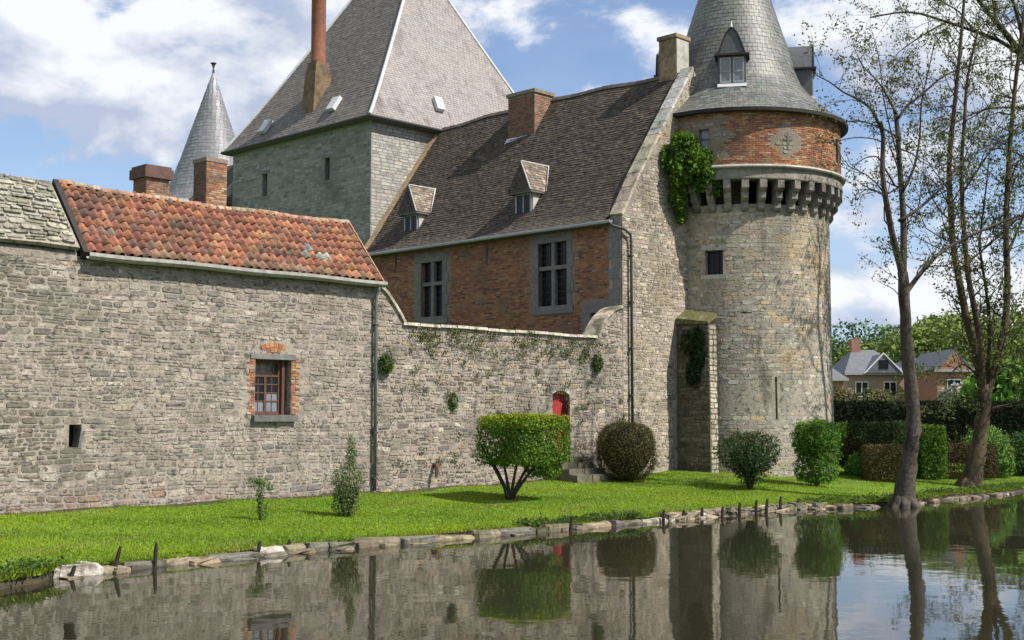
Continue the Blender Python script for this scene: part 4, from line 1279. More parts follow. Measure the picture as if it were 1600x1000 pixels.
    # finial above
    T.part('finial', B().lathe([(.08, 22.9), (.06, 23.6), (.14, 23.75), (.05, 23.9), (.02, 24.6)], (cx, cy), 10), 'lead', rf)
    # ---- four dormers round the cone
    for k in range(4):
        a = FA - .03 + k * math.pi / 2
        ax, ay = math.cos(a), math.sin(a); tx, ty = -ay, ax
        q = lambda out, side, z: (cx + ax * out + tx * side, cy + ay * out + ty * side, z)
        z0, z1 = 14.78, 15.88
        wd = .50
        ro = 2.92
        b = B()
        b.hexa([q(1.9, -wd, z0), q(1.9, wd, z0), q(ro, wd, z0), q(ro, -wd, z0), q(1.9, -wd, z1), q(1.9, wd, z1), q(ro, wd, z1), q(ro, -wd, z1)])
        d = T.part('dormer', b, 'slate_dark')
        for sd in (-1, 1):
            x0, x1 = sorted((sd * .03, sd * .44))
            b = B()
            for (xa, xb, za, zb) in ((x0, x0 + .06, z0 + .1, z1 - .06), (x1 - .06, x1, z0 + .1, z1 - .06), (x0 + .06, x1 - .06, z0 + .1, z0 + .17), (x0 + .06, x1 - .06, z1 - .13, z1 - .06), (x0 + .06, x1 - .06, z0 + .5, z0 + .55)):
                b.hexa([q(ro + .002, xa, za), q(ro + .002, xb, za), q(ro + .04, xb, za), q(ro + .04, xa, za), q(ro + .002, xa, zb), q(ro + .002, xb, zb), q(ro + .04, xb, zb), q(ro + .04, xa, zb)])
            T.part('casement', b, 'grey_paint', d)
            T.part('pane', B().hexa([q(ro + .001, x0 + .06, z0 + .17), q(ro + .001, x1 - .06, z0 + .17), q(ro + .015, x1 - .06, z0 + .17), q(ro + .015, x0 + .06, z0 + .17), q(ro + .001, x0 + .06, z1 - .13), q(ro + .001, x1 - .06, z1 - .13), q(ro + .015, x1 - .06, z1 - .13), q(ro + .015, x0 + .06, z1 - .13)]), 'reflection_glass', d)
        T.part('sill', B().hexa([q(2.6, -wd - .03, z0 - .07), q(2.6, wd + .03, z0 - .07), q(ro + .12, wd + .03, z0 - .07), q(ro + .12, -wd - .03, z0 - .07), q(2.6, -wd - .03, z0 + .07), q(2.6, wd + .03, z0 + .07), q(ro + .10, wd + .03, z0 + .05), q(ro + .10, -wd - .03, z0 + .05)]), 'white_paint', d)
        # steep hipped hood: broad eaves, an arched face and a point
        e = wd + .13
        b = B()
        P = [q(1.6, -e, z1), q(1.6, e, z1), q(ro + .16, e, z1), q(ro + .16, -e, z1)]
        b.hexa(P + [(p[0], p[1], p[2] + .07) for p in P])
        T.part('eave_board', b, 'dark_wood', d)
        b = B()
        ap = []
        for j in range(11):
            t = -1 + j * .2
            ap.append((t * (wd - .02), z1 + .07 + (1 - abs(t) ** 1.7) * .98 - .0))
        b.prism([q(ro + .06, x, z) for x, z in ap], tuple((-1.35 * c) for c in (ax, ay, 0)))
        T.part('hood', b, 'slate_dark', d)
        b = B()
        for (x, z) in ((ap[0], ap[5]), (ap[10], ap[5])): pass
        b.tube([q(ro + .07, x, z) for x, z in ap], .035, 5)
        T.part('hood_rim', b, 'dark_wood', d)
        T.part('hood_point', B().tube([q(ro + .03, 0, z1 + 1.02), q(ro - .05, 0, z1 + 1.32)], [.05, .012], 6), 'lead', d)
    return T


tower()


# ------------------------------------------------------------------ buttress, rear buildings
def buttress():
    T = Thing('buttress', 'tall mossy topped stone buttress between the gable and the round tower', 'buttress', (8.65, -.7, .7))
    u0, u1, v1 = 8.45, 8.90, -1.40
    b = B()
    b.hexa([(u0 - .04, v1 - .05, .2), (u1, v1 - .05, .2), (u1, -.03, .2), (u0 - .04, -.03, .2), (u0, v1, 5.95), (u1, v1, 5.95), (u1, -.03, 6.05), (u0, -.03, 6.05)])
    body = T.part('body', b, 'shaded_mossy_mortar')
    its = rubble(lambda s, t, d: (u0 - .04 * (1 - t / 6) - d, s, t), v1 - .02, -.05, .45, 5.9, lambda s, t, r: jit((.105, .09, .06) if r.random() < .6 else (.15, .13, .09), r, .3), (.2, .45), (.12, .22), .015, (.01, .03), seed=151)  # left face stones darkened to carry its shade, with brown moss
    its += rubble(lambda s, t, d: (s, v1 - .05 * (1 - t / 6) - d, t), u0, u1, .45, 5.9, lambda s, t, r: jit((.46, .41, .32), r, .18), (.2, .46), (.14, .26), .012, (.008, .02), seed=152)  # narrow front face paler, its sunlight put into the stone colour
    T.pieces('stone', its, 'rubble', body)
    b = B()
    b.hexa([(u0 - .10, v1 - .05, 5.93), (u1 + .03, v1 - .05, 6.22), (u1 + .03, -.04, 6.3), (u0 - .10, -.04, 6.0), (u0 - .08, v1 - .03, 6.02), (u1 + .02, v1 - .03, 6.34), (u1 + .02, -.04, 6.55), (u0 - .08, -.04, 6.2)])
    T.part('mossy_cap', b, 'moss')


buttress()


def rear():
    X, Y, Z = at(330, 300, 66)
    T = Thing('slate_turret', 'slender cone roofed turret rising behind the red roof', 'tower', (X, Y, .5), castle=False)
    T.part('shaft', B().lathe([(2.15, .3), (2.15, 13.6)], (X, Y), 32), 'keep_stone2')
    cp = [(2.75, 13.4), (2.35, 14.1), (1.98, 15.0), (1.55, 16.2), (.06, 20.7)]
    b = B().lathe([(2.1, 13.3), (2.72, 13.35)] + cp, (X + .0, Y), 40)
    rf = T.part('cone_roof', b, 'zinc_slate', smooth=False)
    acc = [0]
    for i in range(len(cp) - 1): acc.append(acc[-1] + math.dist(cp[i], cp[i + 1]))
    def fc(s, t, d):
        r, z = float(np.interp(t, acc, [p[0] for p in cp])), float(np.interp(t, acc, [p[1] for p in cp]))
        return (X + (r + d) * math.cos(s), Y + (r + d) * math.sin(s), z + d * .3)
    b = B()
    shingles(b, fc, 0, acc[-1] - .2, .2, .22, lambda t: (-math.pi, math.pi), lambda s, t, r: jit((.17, .172, .18), r, .15), lambda t: float(np.interp(t, acc, [p[0] for p in cp])), lift=.012, seed=161)
    T.part('slates', b, 'cone_slate2', rf, stuff=True)
    T.part('finial', B().lathe([(.07, 20.5), (.06, 20.85), (.03, 20.95), (.09, 21.15), (.17, 21.25), (.06, 21.27)], (X, Y), 8), 'pipe_dark', rf)
    # range behind the red roof
    T = Thing('rear_range', 'hidden rear range with two brick chimneys behind the red roof', 'building', (-6, 9.5, .5))
    b = B().box((-14, 6.5, .3), (-1, 12.5, 6.5))
    T.part('wall', b, 'house_brick')
    b = B().prism([(-14.3, 6.2, 6.4), (-14.3, 9.5, 9.1), (-14.3, 12.8, 6.4)], (13.6, 0, 0))
    T.part('roof', b, 'slate')
    for (px, py, Y, w, cap, zb) in ((237, 262, 42.0, .42, True, 7), (329, 251, 43.3, .40, False, 7)):
        u, v, z = UV(*at(px, py, Y))
        c = T.part('chimney', B().box((u - w, v - w, zb), (u + w, v + w, z - .05)), 'brick_mortar')
        bb = B()
        for it in bricks(lambda s, t, d: (u - w - d, v + s, t), -w, w, 8.6, z - .05, pal_ch, .2, .075, .012, seed=171): bb.add(*it)
        for it in bricks(lambda s, t, d: (u + s, v - w - d, t), -w, w, 8.6, z - .05, pal_drum, .2, .075, .012, seed=172): bb.add(*it)
        T.part('brickwork', bb, 'brick', c, stuff=True)
        if cap:
            T.part('cap', B().box((u - w - .1, v - w - .1, z - .42), (u + w + .1, v + w + .1, z - .1)).box((u - w - .05, v - w - .05, z - .1), (u + w + .05, v + w + .05, z)), 'chimney_cap', c)
        else:
            T.part('cap', B().box((u - w - .03, v - w - .03, z - .12), (u + w + .03, v + w + .03, z + .02)), 'brick_mortar', c)
    T = Thing('lean_to', 'dark slate lean-to roof against the keep, right of a brick chimney', 'building', (4, 28, .5))
    T.part('wall', B().box((1, 24.9, .3), (8, 31, 8.6)), 'house_brick')
    T.part('roof', B().hexa([(1, 24.7, 8.5), (7.5, 24.7, 15.2), (7.5, 31, 15.2), (1, 31, 8.5), (.9, 24.7, 8.7), (7.4, 24.7, 15.4), (7.4, 31, 15.4), (.9, 31, 8.7)]), 'shingle_dark')
    T.part('verge', B().hexa([(1, 24.62, 8.45), (7.5, 24.62, 15.15), (7.5, 24.695, 15.15), (1, 24.695, 8.45), (.85, 24.62, 8.75), (7.35, 24.62, 15.45), (7.35, 24.695, 15.45), (.85, 24.695, 8.75)]), 'dressed_pale')


rear()


# ------------------------------------------------------------------ stone edging and stakes along the bank
def edging():
    T = Thing('bank_edging', 'rough stone edging blocks along the lawn bank at the waterline', 'edging', (-7, -7.5, 0))
    r = random.Random(19)
    its = []
    def block(u, v, w, d, z0, z1, tilt, col):
        V = []
        for (zz, k) in ((z0, 1.0), (z0 + (z1 - z0) * .8, 1.0), (z1, .88)):
            for (a, c) in ((-1, -.8), (-.8, -1), (.8, -1), (1, -.8), (1, .8), (.8, 1), (-.8, 1), (-1, .8)):
                V.append((u + a * w / 2 * k + r.uniform(-.04, .04), v + c * d / 2 * k + r.uniform(-.04, .04), zz + r.uniform(-.022, .022) + tilt * a))
        F = [tuple(range(16, 24))] + [(l * 8 + i, l * 8 + (i + 1) % 8, l * 8 + 8 + (i + 1) % 8, l * 8 + 8 + i) for l in (0, 1) for i in range(8)]
        its.append((V, F, col))
    def colr():
        q = r.random()
        return jit((.20, .165, .115) if q < .5 else ((.14, .13, .105) if q < .75 else ((.27, .215, .14) if q < .92 else (.38, .34, .28))), r, .2)
    u = -18.5
    first = True
    while u < -2.2:
        w = .85 if first else r.choice((.35, .55, .8, 1.0, 1.25)) * r.uniform(.85, 1.15)
        d = r.uniform(.4, .6)
        block(u + w / 2, bankv(u + w / 2) + .12 + d / 2 + r.uniform(-.07, .05), w * 1.02, d, -.2, (.18 if first else .11) + r.uniform(-.04, .05), r.uniform(-.025, .025), (.44, .40, .35) if first else colr())
        if r.random() < .5:
            block(u + w * r.uniform(.2, .8), bankv(u) + .08, r.uniform(.25, .6), .3, -.2, r.uniform(.0, .07), r.uniform(-.02, .02), colr())
        u += w; first = False
    while u < 4.6:                           # flatter stones stacked in layers
        for lay in range(3):
            w = r.uniform(.22, .6)
            block(u + r.uniform(0, .2), bankv(u) + .22 + lay * .09 + r.uniform(-.1, .06), w, .4, -.12 + lay * .09, -.02 + lay * .09 + r.uniform(-.02, .03), r.uniform(-.04, .04), colr())
        u += r.uniform(.2, .36)
    while u < 16:
        if r.random() < .8:
            block(u, bankv(u) + r.uniform(.05, .25), r.uniform(.2, .6), .4, -.15, r.uniform(.03, .14), r.uniform(-.03, .03), colr())
        u += r.uniform(.25, .6)
    T.pieces('stone', its, 'bank_stone')
    # stakes
    me = []
    for k in range(3):
        b = B().tube([(0, 0, -.5), (.01, 0, .1), (.02, .01, .28), (.03, .0, .38)], [.042, .044, .04, .025], 6)
        me.append(mesh('wooden_stake', b.V, b.F, 'timber_stake', b.C))
    spots = [(178, 893, 1.15, .3), (241, 887, 1.15, .0), (403, 869, .75, 0), (449, 864, .7, .1), (528, 858, .5, -.1), (891, 830, .9, .05), (1036, 816, .8, 0), (1067, 813, .7, .1), (1096, 810, .75, 0), (1128, 808, .7, 0), (1155, 806, .95, -.05), (1181, 803, 1.0, 0), (1197, 802, 1.05, .06), (1219, 799, 1.1, 0), (1246, 796, .8, 0), (110, 903, .55, .35)]
    labs = ['dark leaning stake just right of the large pale end block of the edging', 'upright dark stake, second to the right of the pale end block', 'dark stake at the edging below the small spindly sapling', 'thin dark stake at the edging left of the bushy young shrub', 'short dark stake at the edging below the bushy young shrub',
            'dark stake at the edging below the red door', 'leftmost stake among the stacked flat stones', 'second stake from the left among the stacked flat stones', 'dark stake at the waterline in front of the mossy topped buttress', 'stake at the waterline just left of the loose dark tower bush', 'stake at the waterline straight below the loose dark tower bush',
            'first of three close-set tall stakes right of the tower bush', 'middle one of three close-set tall stakes right of the tower bush', 'last of three close-set tall stakes right of the tower bush', 'rightmost stake, at the waterline near the tall clipped column shrub', 'very short stake stump at the left tip of the pale end block']
    for i, (x, y, k, lean) in enumerate(spots):
        a, bb = (x - 800) / FPX, (500 - y) / FPX
        q = -EYE / (SP + bb * CP)
        o = solo('wooden_stake', me[i % 3], labs[i], 'stake', (a * q, (CP - bb * SP) * q, 0), r.uniform(0, 6), 'stakes along the bank edging')
        o.scale = (1, 1, k)
        o.rotation_euler = (r.uniform(-.06, .06), lean * .5, 0)


edging()


# ------------------------------------------------------------------ foliage
def leaves(P, size, cols, rs, asp=.55, up=0., nrm=None, nw=0.):
    """leaf-shaped quads at P"""
    n = len(P)
    a = rs.normal(size=(n, 3)); a[:, 2] += up
    if nrm is not None: a += nrm * nw
    a /= np.linalg.norm(a, axis=1)[:, None] + 1e-9
    t = rs.normal(size=(n, 3)); t -= a * (t * a).sum(1)[:, None]
    t /= np.linalg.norm(t, axis=1)[:, None] + 1e-9
    w = np.cross(a, t)
    s = (size * rs.uniform(.6, 1.35, n))[:, None]
    V = np.empty((n, 4, 3))
    V[:, 0] = P - t * s * .5
    V[:, 1] = P + w * s * asp * .5 + a * s * .08
    V[:, 2] = P + t * s * .5
    V[:, 3] = P - w * s * asp * .5 + a * s * .08
    return V.reshape(-1, 3)


def colvar(n, cols, rs, a=.3):
    cols = np.asarray(cols)
    c = cols[rs.integers(0, len(cols), n)]
    return np.clip(c * (1 + rs.uniform(-a, a, (n, 1))) * (1 + rs.uniform(-.08, .08, (n, 3))), .004, 1)


def lump(P, sc, rs):                         # cheap smooth noise
    o = np.zeros(len(P))
    for k in range(5):
        d = rs.normal(size=3) * sc * (1 + k * .6)
        o += np.sin(P @ d + rs.uniform(0, 6)) / (1 + k * .5)
    return o / 2.5


def shape_pts(kind, dims, n, rs, fill=.35, rough=.08, sc=2.5, skip=.0):
    """points in the outer layer and the inside of a clipped shape of half-sizes dims; returns points and outward normals"""
    d = np.asarray(dims, float)
    if kind == 'box':
        Q = rs.uniform(-1, 1, (n, 3))
        ax = rs.choice(3, n, p=np.array([d[1] * d[2], d[0] * d[2], d[0] * d[1]]) / (d[1] * d[2] + d[0] * d[2] + d[0] * d[1]))
        sg = rs.choice([-1, 1], n)
        Q[np.arange(n), ax] = sg
        N = np.zeros((n, 3)); N[np.arange(n), ax] = sg
        # round the corners
        ln = (np.abs(Q) ** 12).sum(1) ** (1 / 12)
        Q /= ln[:, None]
    else:
        Q = rs.normal(size=(n, 3)); Q /= np.linalg.norm(Q, axis=1)[:, None]
        if kind == 'barrel': Q = Q / ((np.abs(Q) ** 3).sum(1) ** (1 / 3))[:, None]
        N = Q.copy()
    k = np.where(rs.random(n) < fill, rs.uniform(.3, .95, n), rs.uniform(.88, 1.0, n))
    P = Q * d * k[:, None]
    lm = lump(P, sc, rs)
    P += N * (lm * rough)[:, None]
    P += rs.normal(0, rough * .35, (n, 3))
    if skip: 
        m = lm > np.quantile(lm, skip)
        P, N = P[m], N[m]
    return P, N


def bush(name, label, base, parts, cols, size, matn='leaf', stems=None, seed=1, cat='bush', group=None, stem_mat='bark_dark', asp=.55, nw=.8, rot=0., tip=None, core=None):
    """parts: (kind, centre offset, half sizes, count, options)"""
    rs = np.random.default_rng(seed)
    T = Thing(name, label, cat, base, castle=False, group=group)
    Vs, Cs = [], []
    for (kind, off, dims, n, opt) in parts:
        P, N = shape_pts(kind, dims, n, rs, **opt)
        P = P + np.array(off)
        st = rs.random(len(P)) < .025
        P[st] += N[st] * rs.uniform(.04, .2, (int(st.sum()), 1)) * min(dims)
        ok = P[:, 2] > .02
        P, N = P[ok], N[ok]
        Vs.append(leaves(P, size, cols, rs, asp, .25, N, nw))
        c = colvar(len(P), tip if tip and (kind, off) == parts[-1][:2] else cols, rs)
        Cs.append(c)
    T.link('foliage', fastmesh('foliage', np.concatenate(Vs), 4, matn, np.concatenate(Cs)))
    if stems:
        for s in stems:
            pts, rad = s
            o = B().tube([(base[0] + p[0], base[1] + p[1], base[2] + p[2]) for p in pts], rad, 6)
            T.part('stem', o, stem_mat, smooth=True)
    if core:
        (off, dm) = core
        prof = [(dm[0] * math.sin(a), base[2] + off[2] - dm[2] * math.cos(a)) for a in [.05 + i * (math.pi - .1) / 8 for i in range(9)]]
        T.part('dark_core', B().lathe(prof, (base[0] + off[0], base[1] + off[1]), 14), 'core_shade')  # solid dark body behind the leaves, standing in for inner shade
    T.o.rotation_euler = (0, 0, rot)
    return T


def gpos(x, y, z=None, Y=None):
    """where the sight line at x, y meets the lawn"""
    a, b = (x - 800) / FPX, (500 - y) / FPX
    z = .5 if z is None else z
    for _ in range(12):
        k = (z - EYE) / (SP + b * CP)
        X, Yy = a * k, (CP - b * SP) * k
        u, v, _q = UV(X, Yy)
        z = .5 * z + .5 * max(gz(u, v), .1)
    return (X, Yy, gz(u, v))


def vegetation():
    G1 = [(.105, .20, .02), (.075, .155, .02), (.14, .235, .025)]
    # lollipop-cut privet
    X, Y, Z = gpos(797, 781)
    r = random.Random(3)
    stems = []
    for k, (tx, ty) in enumerate(((-.62, .3), (-.35, .45), (-.05, .25), (.25, -.1), (.5, -.45), (.75, -.6))):
        stems.append(([(.03 * k - .08, .02 * (k % 3), -.05), (.03 * k - .06 + tx * .12, ty * .2, .3), (tx * .55, ty * .6, .75), (tx * .9, ty, 1.15), (tx * 1.15, ty * 1.3, 1.5)], [.055, .05, .04, .03, .015]))
    bush('clipped_shrub', 'square-clipped green shrub with bare forked stems, left of the red door', (X, Y, Z),
         [('box', (.2, -.3, 1.58), (.96, .95, .60), 15000, dict(rough=.1, sc=5)), ('box', (.72, -.55, 1.0), (.42, .42, .32), 2400, dict(rough=.12, sc=5)), ('box', (.2, -.3, 2.1), (.95, .92, .17), 6500, dict(rough=.05, sc=4))],
         G1, .075, stems=stems, seed=11, rot=ROTZ, tip=((.27, .30, .02), (.21, .27, .02)))
    # brown-green ball
    X, Y, Z = gpos(975, 746)
    c = Vector((X, Y, 0))
    bush('round_bush', 'dull brown-green clipped round bush against the wall right of the red door', (X, Y - .9, Z - .05),
         [('barrel', (0, 0, .93), (.96, .9, .93), 20000, dict(rough=.02, sc=5, fill=.3)), ('barrel', (0, 0, 1.15), (.85, .8, .72), 6000, dict(rough=.03, sc=5, fill=.1))], [(.085, .07, .028), (.065, .055, .022), (.095, .085, .03)], .045, 'leaf_dull', seed=12, nw=1.6, core=((0, 0, .93), (.8, .75, .82)), tip=((.12, .115, .03), (.10, .09, .03)))
    # loose dark bush before the tower
    X, Y, Z = gpos(1172, 765)
    stems = [([(.0, 0, -.05), (a * .3, b * .3, .4), (a, b, 1.0), (a * 1.4, b * 1.4, 1.6)], [.05, .04, .028, .01]) for a, b in ((-.5, .1), (-.2, -.3), (.15, .25), (.45, -.1), (.3, .3), (-.35, .3), (.55, .2))]
    bush('tower_bush', 'loose dark green bush with reddish tips standing before the round tower', (X, Y, Z),
         [('ball', (0, 0, 1.15), (.95, .8, .62), 4200, dict(rough=.14, sc=3, fill=.5)), ('ball', (0, 0, .75), (.6, .5, .6), 1800, dict(rough=.12, fill=.6))],
         [(.055, .105, .035), (.075, .125, .035), (.042, .075, .032)], .085, stems=stems, seed=13)
    bush_t = [o for o in C.objects if o.name == 'tower_bush'][0]
    rs = np.random.default_rng(5)
    P, N = shape_pts('ball', (.9, .78, .35), 900, rs, rough=.12)
    P = P[P[:, 2] > .02] + np.array((0, 0, 1.45))
    o = bpy.data.objects.new('shoot_tips', fastmesh('shoot_tips', leaves(P, .08, None, rs), 4, 'leaf', colvar(len(P), [(.12, .09, .03), (.10, .12, .03)], rs)))
    C.objects.link(o); o.parent = bush_t; o['kind'] = 'stuff'
    # bright green clipped column at the tower's right foot
    X, Y, Z = gpos(1277, 760)
    bush('column_shrub', 'tall bright green clipped shrub at the right foot of the tower', (X, Y, Z),
         [('box', (0, 0, 1.12), (.52, .52, .98), 8500, dict(rough=.12, sc=4)), ('ball', (.05, 0, 1.45), (.76, .72, .58), 4500, dict(rough=.14, sc=3))],
         [(.10, .215, .025), (.07, .15, .022), (.13, .25, .035)], .085, stems=[([(-.1, 0, -.05), (-.08, 0, .4)], [.06, .05]), ([(.1, .05, -.05), (.12, 0, .4)], [.05, .04])], seed=14, rot=ROTZ)
    # two young plants on the lawn
    for (px, py, h, w, lab, sd, n, cl) in ((540, 807, 1.0, .38, 'bushy upright young shrub with a tall thin shoot, before the grey downpipe', 15, 4200, [(.13, .18, .06), (.09, .12, .045), (.20, .24, .10)]), (407, 813, .62, .16, 'small spindly sapling on the lawn below the barred window', 16, 900, [(.14, .22, .06), (.10, .15, .045)])):
        X, Y, Z = gpos(px, py)
        r = random.Random(sd)
        st = []
        parts = []
        for k in range(7 if w > .2 else 3):
            a, b = r.uniform(-w, w), r.uniform(-w, w) * .6
            st.append(([(a * .15, b * .15, -.03), (a * .7, b * .6, h * .5), (a, b, h * r.uniform(.8, 1.1))], [.016, .012, .005]))
        if w > .2:
            parts = [('ball', (0, 0, .35), (w * .9, w * .8, .42), n // 2, dict(rough=.08, fill=.6)), ('ball', (.02, 0, .75), (w, w * .8, .45), n // 2, dict(rough=.1, fill=.6)), ('ball', (.12, 0, 1.45), (.1, .1, .42), n // 7, dict(rough=.05, fill=.7))]
            st.append(([(.02, 0, 0), (.08, 0, .8), (.12, 0, 1.4), (.14, 0, 1.85)], [.015, .012, .009, .004]))
        else:
            parts = [('ball', (.06, 0, .25), (w * .9, w * .8, .25), n // 3, dict(rough=.05, fill=.7)), ('ball', (-.02, 0, .62), (.10, .1, .3), n // 3, dict(rough=.05, fill=.7)), ('ball', (-.06, 0, .85), (.24, .16, .13), n // 3, dict(rough=.05, fill=.7)), ('ball', (.2, 0, .75), (.08, .08, .1), n // 8, dict(rough=.04))]
            st.append(([(.0, 0, -.03), (-.02, 0, .5), (-.06, 0, .95)], [.014, .01, .004]))
        bush('young_shrub' if w > .2 else 'sapling', lab, (X, Y, Z), parts, cl, .05, stems=st, seed=sd, cat='shrub')
    # ---- right-hand garden
    X, Y, Z = gpos(1390, 752)
    bush('topiary_block', 'big dark flat-topped clipped yew block behind the first tree trunk', (X + .05, Y + 2.2, Z), [('box', (0, 0, 1.08), (.84, .8, 1.02), 12000, dict(rough=.04, sc=4))], [(.035, .055, .018), (.05, .065, .02), (.025, .04, .015)], .08, 'leaf_dull', seed=17)
    bush('brown_topiary', 'squat brown-tinged clipped bush left of the first tree trunk', (X - .25, Y, Z), [('box', (0, 0, .66), (.66, .6, .66), 9000, dict(rough=.025, sc=5))], [(.11, .085, .035), (.08, .07, .028), (.13, .11, .045)], .06, 'leaf_dull', seed=18)
    X, Y, Z = gpos(1455, 750)
    bush('leafy_column', 'leafy green clipped column just right of the first tree trunk', (X, Y, Z), [('box', (0, 0, 1.05), (.48, .48, 1.02), 8000, dict(rough=.09, sc=4))], [(.09, .18, .025), (.06, .12, .02), (.12, .21, .03)], .085, seed=19)
    bush('leafy_column', 'narrow dark green clipped bush half hidden by the first tree trunk', (X - .55, Y + .9, Z), [('box', (0, 0, 1.1), (.5, .5, 1.08), 6000, dict(rough=.05, sc=4))], [(.035, .07, .02), (.05, .09, .02)], .08, seed=119)
    X, Y, Z = gpos(1330, 742)
    bush('low_shrub', 'low spreading green shrub to the right of the tall clipped column shrub', (X, Y - 1.5, Z), [('ball', (0, 0, .35), (.62, .5, .5), 4500, dict(rough=.1))], [(.07, .18, .035), (.10, .21, .04)], .075, seed=20)
    bush('light_shrub', 'pale green leafy shrub behind the low spreading shrub', (X + .1, Y + 1.5, Z), [('ball', (0, 0, 1.1), (.85, .6, .8), 5000, dict(rough=.14)), ('ball', (.5, 0, .5), (.7, .6, .5), 3000, dict(rough=.12))], [(.13, .25, .04), (.09, .18, .035)], .09, seed=21)
    bush('brown_topiary', 'low rusty-brown clipped hedge piece behind the squat brown bush', (X + .55, Y + .2, Z), [('box', (0, 0, 1.0), (.75, .4, .3), 4500, dict(rough=.03, sc=5)), ('box', (0, 0, .45), (.7, .35, .42), 3500, dict(rough=.03))], [(.12, .07, .03), (.09, .06, .025)], .06, 'leaf_dull', seed=22)
    X, Y, Z = gpos(1497, 750)
    bush('brown_topiary', 'dark brown clipped bush left of the second tree trunk', (X, Y + .6, Z), [('box', (0, 0, .7), (.68, .6, .68), 8000, dict(rough=.03, sc=5))], [(.07, .05, .025), (.055, .045, .02)], .06, 'leaf_dull', seed=23)
    bush('brown_topiary', 'brown clipped bush right of the second tree trunk', (X + 1.25, Y + .9, Z), [('box', (0, 0, .68), (.5, .5, .66), 6000, dict(rough=.03, sc=5))], [(.09, .06, .03), (.07, .055, .025)], .06, 'leaf_dull', seed=24)
    for (dx, dy, w, h, lab, sd) in ((-.1, 4.2, 1.1, 1.05, 'bright leafy laurel between the two tree trunks', 25), (2.0, 2.5, .95, 1.05, 'bright leafy laurel right of the second tree trunk', 26), (3.3, 3.6, 1.3, .95, 'darker leafy laurel at the right edge of the garden', 27), (5.2, 5, 1.5, 1.0, 'low green laurel beyond the right edge laurel', 28)):
        bush('laurel', lab, (X + dx, Y + dy, Z), [('ball', (0, 0, h), (w, .8, h * .8), 5200, dict(rough=.2, sc=2.5)), ('ball', (.2, 0, h * .5), (w * .9, .8, h * .55), 3500, dict(rough=.15))], [(.13, .24, .04), (.085, .165, .035), (.16, .26, .06)] if sd < 27 else [(.06, .12, .03), (.04, .085, .025)], .12, seed=sd)
    # rough low growth where the bank meets the water on the right
    # long dark hedge
    rs = np.random.default_rng(30)
    Yh = 60.0
    x0, x1 = 13.5, 48
    n = 62000
    W_, H_, D_ = x1 - x0, 3.0, 1.6
    P = np.empty((n, 3)); N = np.zeros((n, 3))
    k = int(n * .68)
    P[:k] = np.stack([rs.uniform(x0, x1, k), Yh + rs.random(k) ** 2 * .5 + .03 * np.sin(rs.uniform(0, 6, k)), rs.uniform(.4, .45 + H_, k)], 1); N[:k] = (0, -1, 0)
    m = n - k
    P[k:] = np.stack([rs.uniform(x0, x1, m), Yh + rs.uniform(0, D_, m), .42 + H_ - rs.random(m) ** 2 * .3], 1); N[k:] = (0, 0, 1)
    P += rs.normal(0, .03, P.shape)
    T = Thing('hedge', 'long dark flat-topped clipped hedge closing off the garden', 'hedge', (20, Yh, .45), castle=False)
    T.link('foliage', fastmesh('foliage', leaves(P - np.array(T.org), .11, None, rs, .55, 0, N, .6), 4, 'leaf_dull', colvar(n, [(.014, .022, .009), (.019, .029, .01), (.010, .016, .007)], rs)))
    T.part('dark_core', B().box((x0 + .1, Yh + .35, .3), (x1 - .1, Yh + D_ - .2, .45 + H_ - .3)), 'core_shade')  # dark solid block gives the hedge its inner shade
    # ---- ivy on the gable and on the buttress, weeds in the wall
    def ivy(name, label, clumps, n, cols, size, seed, off=-.12):
        rs = np.random.default_rng(seed)
        Ps = []
        for (u, v, z, ru, rv, rz, k) in clumps:
            Q = rs.normal(size=(int(n * k), 3)); Q /= np.linalg.norm(Q, axis=1)[:, None]
            Q *= rs.uniform(.3, 1, (len(Q), 1)) ** .5
            lm = lump(Q * 3, 1., rs)
            Q *= (1 + .25 * lm)[:, None]
            P = np.array([W(u + a * ru, min(v + b * rv, v + .25), z + c * rz) for a, b, c in Q])
            Ps.append(P)
        P = np.concatenate(Ps)
        o = P.mean(0); 
        nrm = np.tile(np.array([[CA * .7, -SA * .7, .4]]), (len(P), 1))
        ob = solo(name, fastmesh(name, leaves(P - o, size, None, rs, .7, .2, nrm, .7), 4, 'leaf', colvar(len(P), cols, rs, .35)), label, 'plant', tuple(o))
        return ob
    ivy('ivy', 'big bright green ivy clump where the gable meets the round tower',
        [(8.35, -.55, 12.3, .65, .5, .55, .25), (8.75, -.75, 11.75, .75, .6, .6, .3), (8.2, -.45, 11.5, .55, .4, .7, .2), (9.0, -.9, 11.3, .6, .5, .6, .15), (8.25, -.3, 10.6, .4, .25, .6, .08), (8.55, -.2, 10.0, .35, .15, .45, .03), (7.75, -.12, 11.9, .25, .12, .5, .03), (9.2, -1.2, 10.9, .3, .3, .35, .05)],
        12000, [(.115, .225, .025), (.08, .16, .02), (.15, .27, .035), (.055, .105, .016)], .13, 41)
    ivy('ivy', 'dark ivy patch hanging on the shaded side of the buttress',
        [(8.37, -.92, 4.9, .10, .40, .65, .5), (8.36, -.75, 4.2, .08, .38, .5, .25), (8.37, -1.0, 5.5, .1, .3, .35, .2), (8.36, -.5, 5.3, .06, .3, .5, .12)], 1900, [(.04, .075, .02), (.03, .055, .018)], .10, 42)
    ivy('wall_plant', 'small green plant growing by the grey downpipe high on the wall', [(-5.2, -.14, 4.15, .3, .14, .3, 1)], 420, [(.05, .10, .025), (.07, .13, .03)], .08, 43)
    ivy('wall_plant', 'leafy green weed under the right end of the pale coping', [(3.95, -.12, 4.45, .22, .12, .36, 1)], 300, [(.06, .13, .03), (.09, .15, .03)], .08, 44)
